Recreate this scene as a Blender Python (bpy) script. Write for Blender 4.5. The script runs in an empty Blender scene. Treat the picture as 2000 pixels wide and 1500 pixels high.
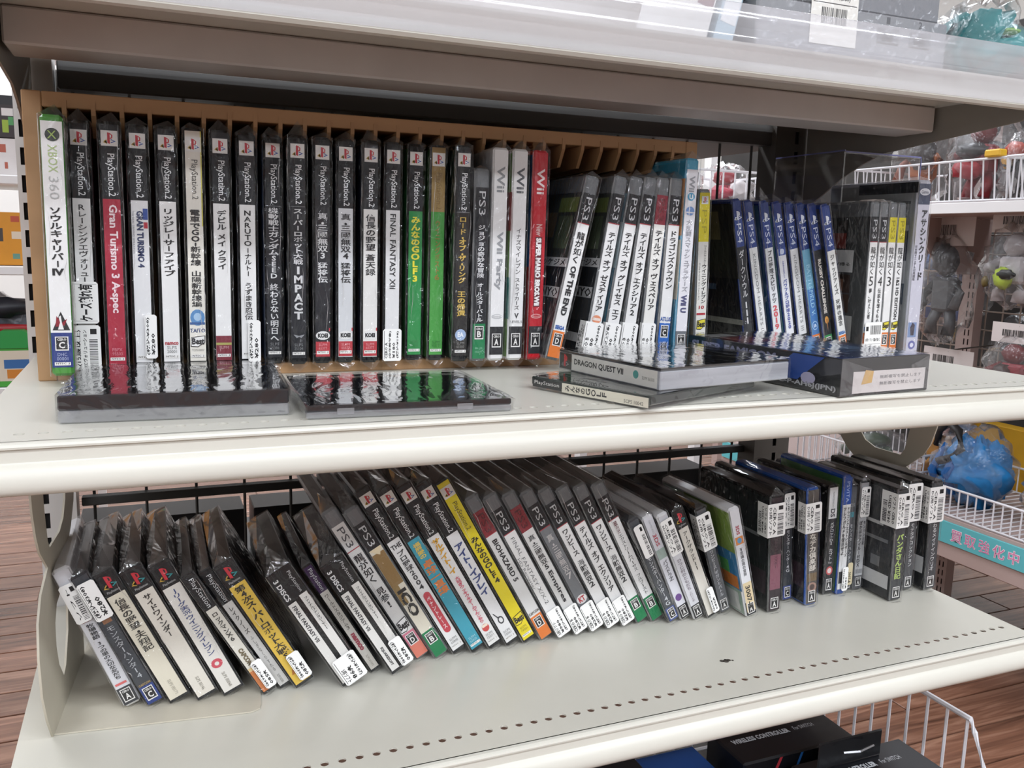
import bpy, math, random
from mathutils import Vector, Matrix

# ------------------------------------------------------------------ camera, light, exposure
SC = bpy.context.scene
COL = SC.collection
ZC = 0.95                                   # camera height above the floor (metres)
cam_d = bpy.data.cameras.new('camera')
cam = bpy.data.objects.new('camera', cam_d)
COL.objects.link(cam)
_R = ((0.924496, -0.380366, 0.025066), (-0.038121, -0.157682, -0.986754), (0.37928, 0.911295, -0.160276))
_r, _d, _f = [Vector(v) for v in _R]
cam.matrix_world = Matrix(((_r.x, -_d.x, -_f.x, 0), (_r.y, -_d.y, -_f.y, 0), (_r.z, -_d.z, -_f.z, ZC), (0, 0, 0, 1)))
cam_d.sensor_width = 36.0
cam_d.lens = 1703.17 / 2000 * 36
cam_d.clip_start = 0.02
SC.camera = cam
SC.view_settings.view_transform = 'Standard'
SC.view_settings.look = 'None'
SC.view_settings.exposure = 0.45
SC.view_settings.gamma = 1.0
SC.view_settings.use_curve_mapping = False
SC.cycles.transparent_max_bounces = 24
SC.cycles.adaptive_threshold = 0.03
SC.cycles.caustics_reflective = False
SC.cycles.caustics_refractive = False
SC.cycles.max_bounces = 5
SC.cycles.diffuse_bounces = 3
SC.cycles.glossy_bounces = 3
SC.cycles.sample_clamp_indirect = 6.0
W = bpy.data.worlds.new('world'); SC.world = W; W.use_nodes = True
W.node_tree.nodes['Background'].inputs[0].default_value = (1, 0.98, 0.96, 1)
W.node_tree.nodes['Background'].inputs[1].default_value = 0.3
LAMP = 30.0                                 # strength of the shop's fluorescent tubes

RND = random.Random(7)
# ------------------------------------------------------------------ materials
def lin(c):
    if isinstance(c, str):
        c = c.lstrip('#'); c = [int(c[i:i+2], 16) / 255 for i in (0, 2, 4)]
    return tuple(x / 12.92 if x <= 0.04045 else ((x + 0.055) / 1.055) ** 2.4 for x in c) + (1,)
_mats = {}
def mat(color, rough=0.45, metal=0.0, noise=0.0, scale=30.0, bump=0.0, coat=0.0, spec=0.5, stretch=None, name=None):
    key = (color, rough, metal, noise, scale, bump, coat, spec, stretch)
    if key in _mats: return _mats[key]
    m = bpy.data.materials.new(name or 'paint_' + str(color).strip('#')); m.use_nodes = True
    nt = m.node_tree; b = nt.nodes['Principled BSDF']
    b.inputs['Base Color'].default_value = lin(color)
    b.inputs['Roughness'].default_value = rough
    b.inputs['Metallic'].default_value = metal
    b.inputs['Coat Weight'].default_value = coat
    b.inputs['Coat Roughness'].default_value = 0.06
    b.inputs['Specular IOR Level'].default_value = spec
    if noise or bump:
        tc = nt.nodes.new('ShaderNodeTexCoord'); mp = nt.nodes.new('ShaderNodeMapping')
        nt.links.new(tc.outputs['Object'], mp.inputs[0])
        if stretch: mp.inputs['Scale'].default_value = stretch
        n = nt.nodes.new('ShaderNodeTexNoise'); n.inputs['Scale'].default_value = scale; n.inputs['Detail'].default_value = 4
        nt.links.new(mp.outputs[0], n.inputs['Vector'])
        if noise:
            mr = nt.nodes.new('ShaderNodeMapRange')
            mr.inputs[1].default_value = 0.3; mr.inputs[2].default_value = 0.7
            mr.inputs[3].default_value = 1 - noise; mr.inputs[4].default_value = 1.0
            nt.links.new(n.outputs['Fac'], mr.inputs[0])
            mx = nt.nodes.new('ShaderNodeMix'); mx.data_type = 'RGBA'; mx.blend_type = 'MULTIPLY'; mx.inputs[0].default_value = 1
            mx.inputs[6].default_value = lin(color)
            nt.links.new(mr.outputs[0], mx.inputs[7]); nt.links.new(mx.outputs[2], b.inputs['Base Color'])
        if bump:
            bp = nt.nodes.new('ShaderNodeBump'); bp.inputs['Strength'].default_value = bump; bp.inputs['Distance'].default_value = 0.001
            nt.links.new(n.outputs['Fac'], bp.inputs['Height']); nt.links.new(bp.outputs[0], b.inputs['Normal'])
    _mats[key] = m
    return m

def film(name, scale=90.0, bump=0.5, base=0.012, haze=0.008, tint=(1, 1, 1), rough=0.06, ior=1.5, stretch=(1, 1, 0.35), dist=0.002):
    """thin clear plastic: straight-through transparency with a Fresnel gloss and a little haze"""
    if name in _mats: return _mats[name]
    m = bpy.data.materials.new(name); m.use_nodes = True; nt = m.node_tree
    for n in list(nt.nodes): nt.nodes.remove(n)
    o = nt.nodes.new('ShaderNodeOutputMaterial')
    tr = nt.nodes.new('ShaderNodeBsdfTransparent'); tr.inputs[0].default_value = (*tint, 1)
    gl = nt.nodes.new('ShaderNodeBsdfGlossy'); gl.inputs['Roughness'].default_value = rough; gl.inputs[0].default_value = (1, 1, 1, 1)
    df = nt.nodes.new('ShaderNodeBsdfDiffuse'); df.inputs[0].default_value = (0.9, 0.9, 0.92, 1)
    fr = nt.nodes.new('ShaderNodeLayerWeight'); fr.inputs['Blend'].default_value = 0.5
    pw = nt.nodes.new('ShaderNodeMath'); pw.operation = 'POWER'; pw.inputs[1].default_value = 4.0
    ad = nt.nodes.new('ShaderNodeMapRange'); f0 = ((ior - 1) / (ior + 1)) ** 2 + base
    ad.inputs[3].default_value = f0; ad.inputs[4].default_value = 0.85
    nt.links.new(fr.outputs['Facing'], pw.inputs[0])
    m1 = nt.nodes.new('ShaderNodeMixShader'); m2 = nt.nodes.new('ShaderNodeMixShader'); m1.inputs[0].default_value = haze
    tc = nt.nodes.new('ShaderNodeTexCoord'); oi = nt.nodes.new('ShaderNodeObjectInfo'); va = nt.nodes.new('ShaderNodeVectorMath')
    mp = nt.nodes.new('ShaderNodeMapping'); mp.inputs['Scale'].default_value = stretch
    no = nt.nodes.new('ShaderNodeTexNoise'); no.inputs['Scale'].default_value = scale; no.inputs['Detail'].default_value = 2
    no.inputs['Distortion'].default_value = 0.8
    bp = nt.nodes.new('ShaderNodeBump'); bp.inputs['Strength'].default_value = bump; bp.inputs['Distance'].default_value = dist
    L = nt.links.new
    L(tc.outputs['Object'], va.inputs[0]); L(oi.outputs['Random'], va.inputs[1]); L(va.outputs[0], mp.inputs[0]); L(mp.outputs[0], no.inputs['Vector'])
    L(no.outputs['Fac'], bp.inputs['Height']); L(bp.outputs[0], gl.inputs['Normal'])
    L(pw.outputs[0], ad.inputs[0]); L(tr.outputs[0], m1.inputs[1]); L(df.outputs[0], m1.inputs[2])
    L(ad.outputs[0], m2.inputs[0]); L(m1.outputs[0], m2.inputs[1]); L(gl.outputs[0], m2.inputs[2]); L(m2.outputs[0], o.inputs[0])
    _mats[name] = m
    return m

def emit(name, color, s):
    if name in _mats: return _mats[name]
    m = bpy.data.materials.new(name); m.use_nodes = True; nt = m.node_tree
    b = nt.nodes['Principled BSDF']; b.inputs['Base Color'].default_value = lin(color)
    b.inputs['Emission Color'].default_value = lin(color); b.inputs['Emission Strength'].default_value = s
    _mats[name] = m
    return m

SLEEVE = film('clear_sleeve', scale=95, bump=1.0, ior=1.4, base=0.004, haze=0.004, rough=0.07, stretch=(1, 1, 0.45), dist=0.009)
SLEEVE2 = film('smooth_sleeve', scale=45, bump=0.5, ior=1.5, base=0.02, haze=0.006, rough=0.04, stretch=(1, 0.4, 1), dist=0.003)
BEIGE = mat('#cfc8b6', 0.45, noise=0.14, scale=14, name='worn_beige_paint')
CREASE = film('sleeve_crease', scale=30, bump=0.0, base=0.32, haze=0.14, rough=0.22)
EDGE = film('sleeve_edge', scale=160, bump=1.0, base=0.10, haze=0.10, rough=0.15, stretch=(1, 1, 0.2), dist=0.006)
FLAP = film('sleeve_flap', scale=90, bump=0.7, base=0.04, haze=0.03, rough=0.07, stretch=(1, 1, 1), dist=0.004)
TOPF = film('sleeve_top', scale=50, bump=0.5, base=0.004, haze=0.012, rough=0.08, stretch=(1, 0.3, 1), dist=0.002)
CRINKLE = film('crinkled_bag', scale=55, bump=0.9, base=0.02, haze=0.05, rough=0.2, ior=1.25, stretch=(1, 1, 1), dist=0.006)
CLEAR = film('clear_plastic', scale=8, bump=0.05, base=0.05, haze=0.02)
SMOKE = film('smoky_jewel_plastic', scale=8, bump=0.05, base=0.04, haze=0.22, tint=(0.7, 0.71, 0.73))
RAILM = film('price_rail_plastic', scale=9, bump=0.35, base=0.10, haze=0.34, rough=0.10, tint=(0.93, 0.93, 0.97), stretch=(1.5, 1, 0.6), dist=0.004)
CREAM = mat('#dddbcf', 0.32, noise=0.04, scale=9, name='cream_shelf_paint')
LOWM = mat('#d5d2c5', 0.3, noise=0.10, scale=7, name='shaded_scuffed_cream_paint')  # darker than CREAM for the shade of the shelf above; mottling is wear
CREAM2 = mat('#dcdad6', 0.4, noise=0.12, scale=14, name='worn_cream_paint')
GREYM = mat('#9a958c', 0.45, noise=0.08, scale=12, name='grey_shelf_paint')
WOOD = mat('#bd946a', 0.55, noise=0.16, scale=26, stretch=(0.15, 1, 1), name='mdf_rack_board')
WHITE = mat('#f0efee', 0.4)
PAPER = mat('#e9e7e3', 0.45, name='white_paper')
INK = mat('#1b1a1c', 0.5, name='black_ink')
BLACK = mat('#161719', 0.32, name='black_case_plastic')

# ------------------------------------------------------------------ mesh builder
class MB:
    def __init__(s): s.v = []; s.f = []; s.m = []; s.mats = []
    def mi(s, m):
        if m not in s.mats: s.mats.append(m)
        return s.mats.index(m)
    def add(s, vs, fs, m):
        o = len(s.v); k = s.mi(m); s.v += [tuple(v) for v in vs]
        for f in fs: s.f.append(tuple(i + o for i in f)); s.m.append(k)
    def quad(s, a, b, c, d, m): s.add([a, b, c, d], [(0, 1, 2, 3)], m)
    def box(s, x0, x1, y0, y1, z0, z1, m, b=0.0):
        if b <= 0:
            s.add([(x0, y0, z0), (x1, y0, z0), (x1, y1, z0), (x0, y1, z0), (x0, y0, z1), (x1, y0, z1), (x1, y1, z1), (x0, y1, z1)],
                  [(3, 2, 1, 0), (4, 5, 6, 7), (0, 1, 5, 4), (1, 2, 6, 5), (2, 3, 7, 6), (3, 0, 4, 7)], m); return
        b = min(b, (x1 - x0) / 2.05, (y1 - y0) / 2.05, (z1 - z0) / 2.05)
        X = (x0, x1); Y = (y0, y1); Z = (z0, z1); vs = []; ix = {}
        for i in (0, 1):
            for j in (0, 1):
                for k in (0, 1):
                    sx, sy, sz = (b, -b)[i], (b, -b)[j], (b, -b)[k]
                    for a in range(3):
                        ix[(i, j, k, a)] = len(vs)
                        vs.append((X[i] + (0 if a == 0 else sx), Y[j] + (0 if a == 1 else sy), Z[k] + (0 if a == 2 else sz)))
        fs = []
        for i in (0, 1):
            fs.append([ix[(i, j, k, 0)] for j, k in ((0, 0), (1, 0), (1, 1), (0, 1))])
            fs.append([ix[(j, i, k, 1)] for j, k in ((0, 0), (1, 0), (1, 1), (0, 1))])
            fs.append([ix[(j, k, i, 2)] for j, k in ((0, 0), (1, 0), (1, 1), (0, 1))])
        for p in (0, 1):
            for q in (0, 1):
                fs.append([ix[(p, q, 0, 0)], ix[(p, q, 1, 0)], ix[(p, q, 1, 1)], ix[(p, q, 0, 1)]])
                fs.append([ix[(p, 0, q, 0)], ix[(p, 1, q, 0)], ix[(p, 1, q, 2)], ix[(p, 0, q, 2)]])
                fs.append([ix[(0, p, q, 1)], ix[(1, p, q, 1)], ix[(1, p, q, 2)], ix[(0, p, q, 2)]])
                for r in (0, 1): fs.append([ix[(p, q, r, a)] for a in range(3)])
        s.add(vs, fs, m)
    def tube(s, pts, r, m, n=6, closed=False):
        pts = [Vector(p) for p in pts]; N = len(pts); rings = []
        for i, p in enumerate(pts):
            a = pts[i - 1] if (i or closed) else pts[i]; c = pts[(i + 1) % N] if (i < N - 1 or closed) else pts[i]
            t = (c - a).normalized()
            u = t.cross(Vector((0, 0, 1)) if abs(t.z) < 0.9 else Vector((1, 0, 0))).normalized(); w = t.cross(u)
            rr = r[i] if isinstance(r, (list, tuple)) else r
            rings.append([p + (u * math.cos(2 * math.pi * k / n) + w * math.sin(2 * math.pi * k / n)) * rr for k in range(n)])
        vs = [q for R_ in rings for q in R_]; fs = []
        for i in range(N if closed else N - 1):
            for k in range(n):
                j = (i + 1) % N; fs.append((i * n + k, i * n + (k + 1) % n, j * n + (k + 1) % n, j * n + k))
        if not closed: fs += [tuple(range(n))[::-1], tuple((N - 1) * n + k for k in range(n))]
        s.add(vs, fs, m)
    def profile_x(s, pts, x0, x1, m, closed=False):
        """sweep a (y, z) outline along x"""
        n = len(pts); vs = [(x0, y, z) for y, z in pts] + [(x1, y, z) for y, z in pts]
        s.add(vs, [(i, (i + 1) % n, n + (i + 1) % n, n + i) for i in range(n if closed else n - 1)], m)
    def prism(s, pts, axis, a0, a1, m):
        """outline of 2D points extruded along axis (0 = x, 1 = y, 2 = z)"""
        def P(p, a): return ((a, p[0], p[1]), (p[0], a, p[1]), (p[0], p[1], a))[axis]
        n = len(pts); vs = [P(p, a0) for p in pts] + [P(p, a1) for p in pts]
        s.add(vs, [tuple(range(n))[::-1], tuple(range(n, 2 * n))] + [(i, (i + 1) % n, n + (i + 1) % n, n + i) for i in range(n)], m)
    def blob(s, c, r, m, seed=0, rough=0.15, nu=12, nv=8):
        rd = random.Random(seed); vs = []; fs = []
        for j in range(nv + 1):
            th = math.pi * j / nv
            for i in range(nu):
                ph = 2 * math.pi * i / nu; q = 1 + rough * (rd.random() - 0.5) * 2 * (0 < j < nv)
                vs.append((c[0] + r[0] * q * math.sin(th) * math.cos(ph), c[1] + r[1] * q * math.sin(th) * math.sin(ph), c[2] + r[2] * q * math.cos(th)))
        for j in range(nv):
            for i in range(nu): fs.append((j * nu + i, j * nu + (i + 1) % nu, (j + 1) * nu + (i + 1) % nu, (j + 1) * nu + i))
        s.add(vs, fs, m)
    def build(s, name, parent=None, smooth=False, smooth_from=None):
        me = bpy.data.meshes.new(name); me.from_pydata(s.v, [], s.f)
        for m in s.mats: me.materials.append(m)
        me.polygons.foreach_set('material_index', s.m)
        if smooth_from is not None: me.polygons.foreach_set('use_smooth', [i >= smooth_from for i in range(len(s.f))])
        if smooth: me.polygons.foreach_set('use_smooth', [True] * len(s.f))
        me.update()
        return link(name, me, parent)
def link(name, me, parent=None):
    o = bpy.data.objects.new(name, me); COL.objects.link(o)
    if parent: o.parent = parent
    return o
def tag(o, label, cat, group=None):
    o['label'] = label; o['category'] = cat
    if group: o['group'] = group
    return o
def thing(name, label, cat, loc=(0, 0, 0), rot=(0, 0, 0), group=None):
    o = bpy.data.objects.new(name, None); COL.objects.link(o); o.empty_display_size = 0.02
    o.location = (loc[0], loc[1], loc[2] + ZC); o.rotation_euler = rot
    return tag(o, label, cat, group)
def structure(o): o['kind'] = 'structure'; return o

# ------------------------------------------------------------------ lettering
_glyph = {}
def _area(vs, fs):
    a = 0.0
    for f in fs:
        for i in range(1, len(f) - 1):
            p, q, r = vs[f[0]], vs[f[i]], vs[f[i + 1]]
            a += abs((q[0] - p[0]) * (r[1] - p[1]) - (r[0] - p[0]) * (q[1] - p[1])) / 2
    return a
def glyphs(body, bold=0.0, res=2):
    k = (body, bold, res)
    if k not in _glyph and bold > 0 and len(body) == 1 and ord(body) > 0x2fff:
        a0 = _area(*glyphs(body, 0.0, res)[:2]); b = bold
        while b > 0.002:                    # step back where thickening would close or break a stroke
            g = _raw(body, b, res); q = _area(g[0], g[1]) / max(a0, 1e-6)
            if abs(q - (1 + 28 * b)) < 0.10 + 4 * b: break
            b *= 0.7
        _glyph[k] = _raw(body, b, res) if b > 0.002 else glyphs(body, 0.0, res)
    if k not in _glyph: _glyph[k] = _raw(body, bold, res)
    return _glyph[k]
def _raw(body, bold, res):
        # outline of the lettering as a flat mesh
        c = bpy.data.curves.new('lettering', 'FONT'); c.body = body; c.resolution_u = res; c.offset = bold; c.dimensions = '2D'; c.fill_mode = 'FRONT'
        o = bpy.data.objects.new('lettering', c); me = bpy.data.meshes.new_from_object(o)
        vs = [(v.co.x, v.co.y) for v in me.vertices]; fs = [tuple(p.vertices) for p in me.polygons]
        bpy.data.objects.remove(o); bpy.data.curves.remove(c); bpy.data.meshes.remove(me)
        if vs:
            xs = [v[0] for v in vs]; ys = [v[1] for v in vs]; bb = (min(xs), max(xs), min(ys), max(ys))
        else: bb = (0, 0.3, 0, 0.7)
        return (vs, fs, bb)
def put_text(mb, body, P, u0, u1, v0, v1, mode, m, bold=0.02, keep=False, res=2):
    """fit lettering into the rectangle u0..u1 x v0..v1 of a surface; P(u, v) gives the 3D point (v is up)
    mode: h upright, r turned clockwise (reads downwards), u turned the other way, s characters stacked"""
    if mode == 's':
        cells = []; y = 0.0
        for ch in body:
            if ch == ' ': y += 0.45; continue
            cells.append((ch, y)); y += 0.62 if ch in '・!.' else 1.0
        if not cells: return
        p = (v1 - v0) / y; w = (u1 - u0); uc = (u0 + u1) / 2
        for ch, yy in cells:
            vs, fs, bb = glyphs(ch, bold * 0.5 if ord(ch) > 0x4dff else bold * 0.8, res)
            cz = v1 - (yy + 0.5) * p
            if ch in 'ー-―|':
                mb.add([P(uc - w * 0.06, cz - p * 0.4), P(uc + w * 0.06, cz - p * 0.4), P(uc + w * 0.06, cz + p * 0.4), P(uc - w * 0.06, cz + p * 0.4)], [(0, 1, 2, 3)], m); continue
            cx, cy = (bb[0] + bb[1]) / 2, (bb[2] + bb[3]) / 2
            if ord(ch) > 0x2fff: cx, cy = 0.5, 0.385; sx, sy = w, p
            else: sx = min(w / max(bb[1] - bb[0], 0.45), p / 0.72 * 1.1); sy = p / 0.72 * 0.82
            if ch == '・': cy = 0.385; sy = p * 1.4
            mb.add([P(uc + (x - cx) * sx, cz + (y_ - cy) * sy) for x, y_ in vs], fs, m)
        return
    vs, fs, (a, b, c, d) = glyphs(body, bold, res)
    W_, H_ = max(b - a, 1e-4), max(d - c, 1e-4); du, dv = u1 - u0, v1 - v0
    if mode == 'h':
        sx, sy = du / W_, dv / H_
        if keep: sx = sy = min(sx, sy)
        f = lambda x, y: P((u0 + u1) / 2 + (x - (a + b) / 2) * sx, (v0 + v1) / 2 + (y - (c + d) / 2) * sy)
    else:
        sx, sy = dv / W_, du / H_
        if keep: sx = sy = min(sx, sy)
        if mode == 'r': f = lambda x, y: P((u0 + u1) / 2 + (y - (c + d) / 2) * sy, v1 - (x - a) * sx)
        else: f = lambda x, y: P((u0 + u1) / 2 - (y - (c + d) / 2) * sy, v0 + (x - a) * sx)
    mb.add([f(x, y) for x, y in vs], fs, m)
def put_rect(mb, P, u0, u1, v0, v1, m): mb.add([P(u0, v0), P(u1, v0), P(u1, v1), P(u0, v1)], [(0, 1, 2, 3)], m)
def put_poly(mb, P, pts, u0, u1, v0, v1, m):
    mb.add([P(u0 + (u1 - u0) * x, v0 + (v1 - v0) * y) for x, y in pts], [tuple(range(len(pts)))], m)
def ell(n=14, a0=0, a1=360): return [(0.5 + 0.5 * math.cos(math.radians(a0 + (a1 - a0) * i / n)), 0.5 + 0.5 * math.sin(math.radians(a0 + (a1 - a0) * i / n))) for i in range(n)]
def put_barcode(mb, P, u0, u1, v0, v1, along_v=False, seed=1, m=INK):
    rd = random.Random(seed); L = (v1 - v0) if along_v else (u1 - u0); a = 0.0
    while a < L * 0.97:
        w = L * rd.choice((0.012, 0.02, 0.034));
        if along_v: put_rect(mb, P, u0, u1, v0 + a, v0 + min(a + w, L), m)
        else: put_rect(mb, P, u0 + a, u0 + min(a + w, L), v0, v1, m)
        a += w + L * rd.choice((0.014, 0.022, 0.036))
# ------------------------------------------------------------------ game cases
PSW = (0.5, 0.5)
P_SHAPE = [(0.36, 0.1), (0.56, 0.02), (0.56, 0.45), (0.74, 0.5), (0.76, 0.78), (0.56, 0.95), (0.36, 1.0)]
P_HOLE = [(0.56, 0.55), (0.66, 0.58), (0.66, 0.78), (0.56, 0.84)]
S_LEFT = [(0.0, 0.14), (0.3, 0.30), (0.3, 0.40), (0.08, 0.24), (0.34, 0.12), (0.34, 0.02)]
S_RIGHT = [(1.0, 0.26), (0.66, 0.10), (0.60, 0.16), (0.86, 0.28), (0.60, 0.36), (0.64, 0.44)]
def put_ps(mb, P, u0, u1, v0, v1, colors, back=None):
    a, b, c = colors
    put_poly(mb, P, S_LEFT, u0, u1, v0, v1, b); put_poly(mb, P, S_RIGHT, u0, u1, v0, v1, c)
    P2 = lambda u, v: (lambda q: (q[0], q[1] - 0.00005, q[2]))(P(u, v))
    put_poly(mb, P2, P_SHAPE, u0, u1, v0, v1, a)
    if back:
        P3 = lambda u, v: (lambda q: (q[0], q[1] - 0.0001, q[2]))(P(u, v))
        put_poly(mb, P3, P_HOLE, u0, u1, v0, v1, back)
RED = mat('#c22a38', 0.45); GOLD = mat('#caa33c', 0.45); TEAL = mat('#2f8f92', 0.45); BLUE = mat('#2b4f9e', 0.45)
CERO_BG = {'A': '#2b2c2e', 'B': '#1d7a4a', 'C': '#2d4a94', 'D': '#df7a37', 'G': '#2d8a4a'}
KIND = {  # thickness, depth, height, body colour, sheet inset
    'ps2': (0.0144, 0.135, 0.190, '#17181a'), 'xbox': (0.0150, 0.135, 0.190, '#4a8f3a'), 'wii': (0.0148, 0.135, 0.190, '#e6e5e4'),
    'wiired': (0.0148, 0.135, 0.190, '#c41f2b'), 'ps3': (0.0140, 0.135, 0.171, '#6f7274'), 'ps4': (0.0142, 0.135, 0.171, '#22397c'),
    'wiiu': (0.0140, 0.135, 0.190, '#3f9fc4'), 'psp': (0.0142, 0.105, 0.175, '#8d9092'), 'pc': (0.0190, 0.137, 0.196, '#b9bac4'),
    'ds': (0.0145, 0.124, 0.126, '#1b1c1e'), '3ds': (0.0128, 0.124, 0.126, '#e4e4e6'), 'vita': (0.0115, 0.105, 0.135, '#1d4a9c'),
    'cd': (0.0102, 0.141, 0.125, '#232426'), 'cdfat': (0.0160, 0.141, 0.125, '#232426'), 'cdbox': (0.0212, 0.141, 0.122, '#1d1e20'),
    'dsgrey': (0.0128, 0.124, 0.125, '#3c3f43')}
_meshes = {}
def body_mesh(kind, t, d, h, color):
    k = ('body', t, d, h, color)
    if k not in _meshes:
        mb = MB(); m = mat(color, 0.25, spec=0.4, name='case_plastic_' + color.strip('#'))
        if kind.startswith('cd'):
            mb.box(0, t, 0.0012, d, 0, h, m, 0.0006)
            mb.box(-0.0002, t + 0.0002, 0, 0.004, 0.0006, 0.0036, m, 0.0004); mb.box(-0.0002, t + 0.0002, 0, 0.004, h - 0.0036, h - 0.0006, m, 0.0004)
        else:
            mb.box(0, t, 0, d, 0, h, m, min(0.0022, t * 0.2))
            mb.box(t * 0.46, t * 0.54, d, d + 0.0008, 0.012, h - 0.012, m)
        me = bpy.data.meshes.new('case_body'); me.from_pydata(mb.v, [], mb.f); me.materials.append(m); me.update()
        _meshes[k] = me
    return _meshes[k]
def sleeve_mesh(t, d, h, peak, onboard, seed):
    rd = random.Random(seed); mb = MB(); e = 0.0013 if onboard else 0.0007; nx, nz = 3, 9; ch = 0.0006
    g = lambda i, k: (-e + ch + (t + 2 * e - 2 * ch) * i / nx, -0.0008 - 0.0004 - (0.0009 * rd.random() if 0 < k < nz else 0.0002), h * k / nz)
    V = [g(i, k) for k in range(nz + 1) for i in range(nx + 1)]
    mb.add(V, [(k * (nx + 1) + i, k * (nx + 1) + i + 1, (k + 1) * (nx + 1) + i + 1, (k + 1) * (nx + 1) + i) for k in range(nz) for i in range(nx)], SLEEVE)
    for x in (-e, t + e):
        col = [V[k * (nx + 1) + (0 if x < 0 else nx)] for k in range(nz + 1)]
        vs = []
        cs = []
        for (px, py, pz) in col: vs += [(x, 0.0004, pz), (x + (rd.random() - .5) * 0.0003, d * 0.3, pz), (x, d + 0.001, pz)]; cs += [(px, py, pz), (x, 0.0004, pz)]
        mb.add(cs, [(2 * k, 2 * k + 1, 2 * k + 3, 2 * k + 2) for k in range(nz)], EDGE)
        mb.add(vs, [(3 * k + j, 3 * k + j + 1, 3 * k + j + 4, 3 * k + j + 3) for k in range(nz) for j in (0, 1)], SLEEVE)
    j = (rd.random() - 0.5) * t * 0.4; ay = 0.002 + 0.004 * rd.random()
    A = (t / 2 + j, ay, h + peak); B = (t / 2 + j * 0.3, d * 0.35, h + peak * 0.35 + 0.001); C_ = (t / 2, d + 0.001, h + 0.0012)
    l0, l1, l2 = V[nz * (nx + 1)], (-e, d * 0.35, h + 0.0004), (-e, d + 0.001, h + 0.0003)
    r0, r1, r2 = V[nz * (nx + 1) + nx], (t + e, d * 0.35, h + 0.0004), (t + e, d + 0.001, h + 0.0003)
    mid = V[nz * (nx + 1) + 1], V[nz * (nx + 1) + 2]
    mb.add([l0, mid[0], mid[1], r0, A, B, C_, l1, l2, r1, r2],
           [(0, 1, 4), (1, 2, 4), (2, 3, 4)], FLAP)
    mb.add([l0, A, B, l1, r0, r1], [(0, 1, 2, 3), (4, 5, 2, 1)], TOPF)
    mb.add([l1, B, C_, l2, r1, r2], [(0, 1, 2, 3), (4, 5, 2, 1)], TOPF)
    b0, b1 = V[0], V[nx]
    for q in range(rd.choice((1, 1, 2, 3))):    # pinched folds in the film
        u = rd.choice((0.14, 0.2, 0.3, 0.72, 0.84, 0.9)); z0 = h * (0.08 + 0.75 * rd.random()); ln = h * (0.05 + 0.22 * rd.random()); pts = []
        for i in range(9):
            f = i / 8; pts.append((t * min(0.96, max(0.04, u + 0.05 * math.sin(f * 5 + q * 2 + seed) + 0.03 * (rd.random() - 0.5))), -0.0024 - 0.0002 * rd.random(), min(h - 0.002, z0 + ln * f)))
        mb.tube(pts, [0.00005 + 0.00022 * math.sin(math.pi * i / 8) for i in range(9)], CREASE, 5)
    ap = (t * (0.35 + 0.3 * rd.random()), -0.005 - 0.002 * rd.random(), -0.006 if onboard else 0.0012)
    mb.add([b0, V[1], V[2], b1, ap], [(0, 1, 4), (1, 2, 4), (2, 3, 4)], FLAP)
    return mb
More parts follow.
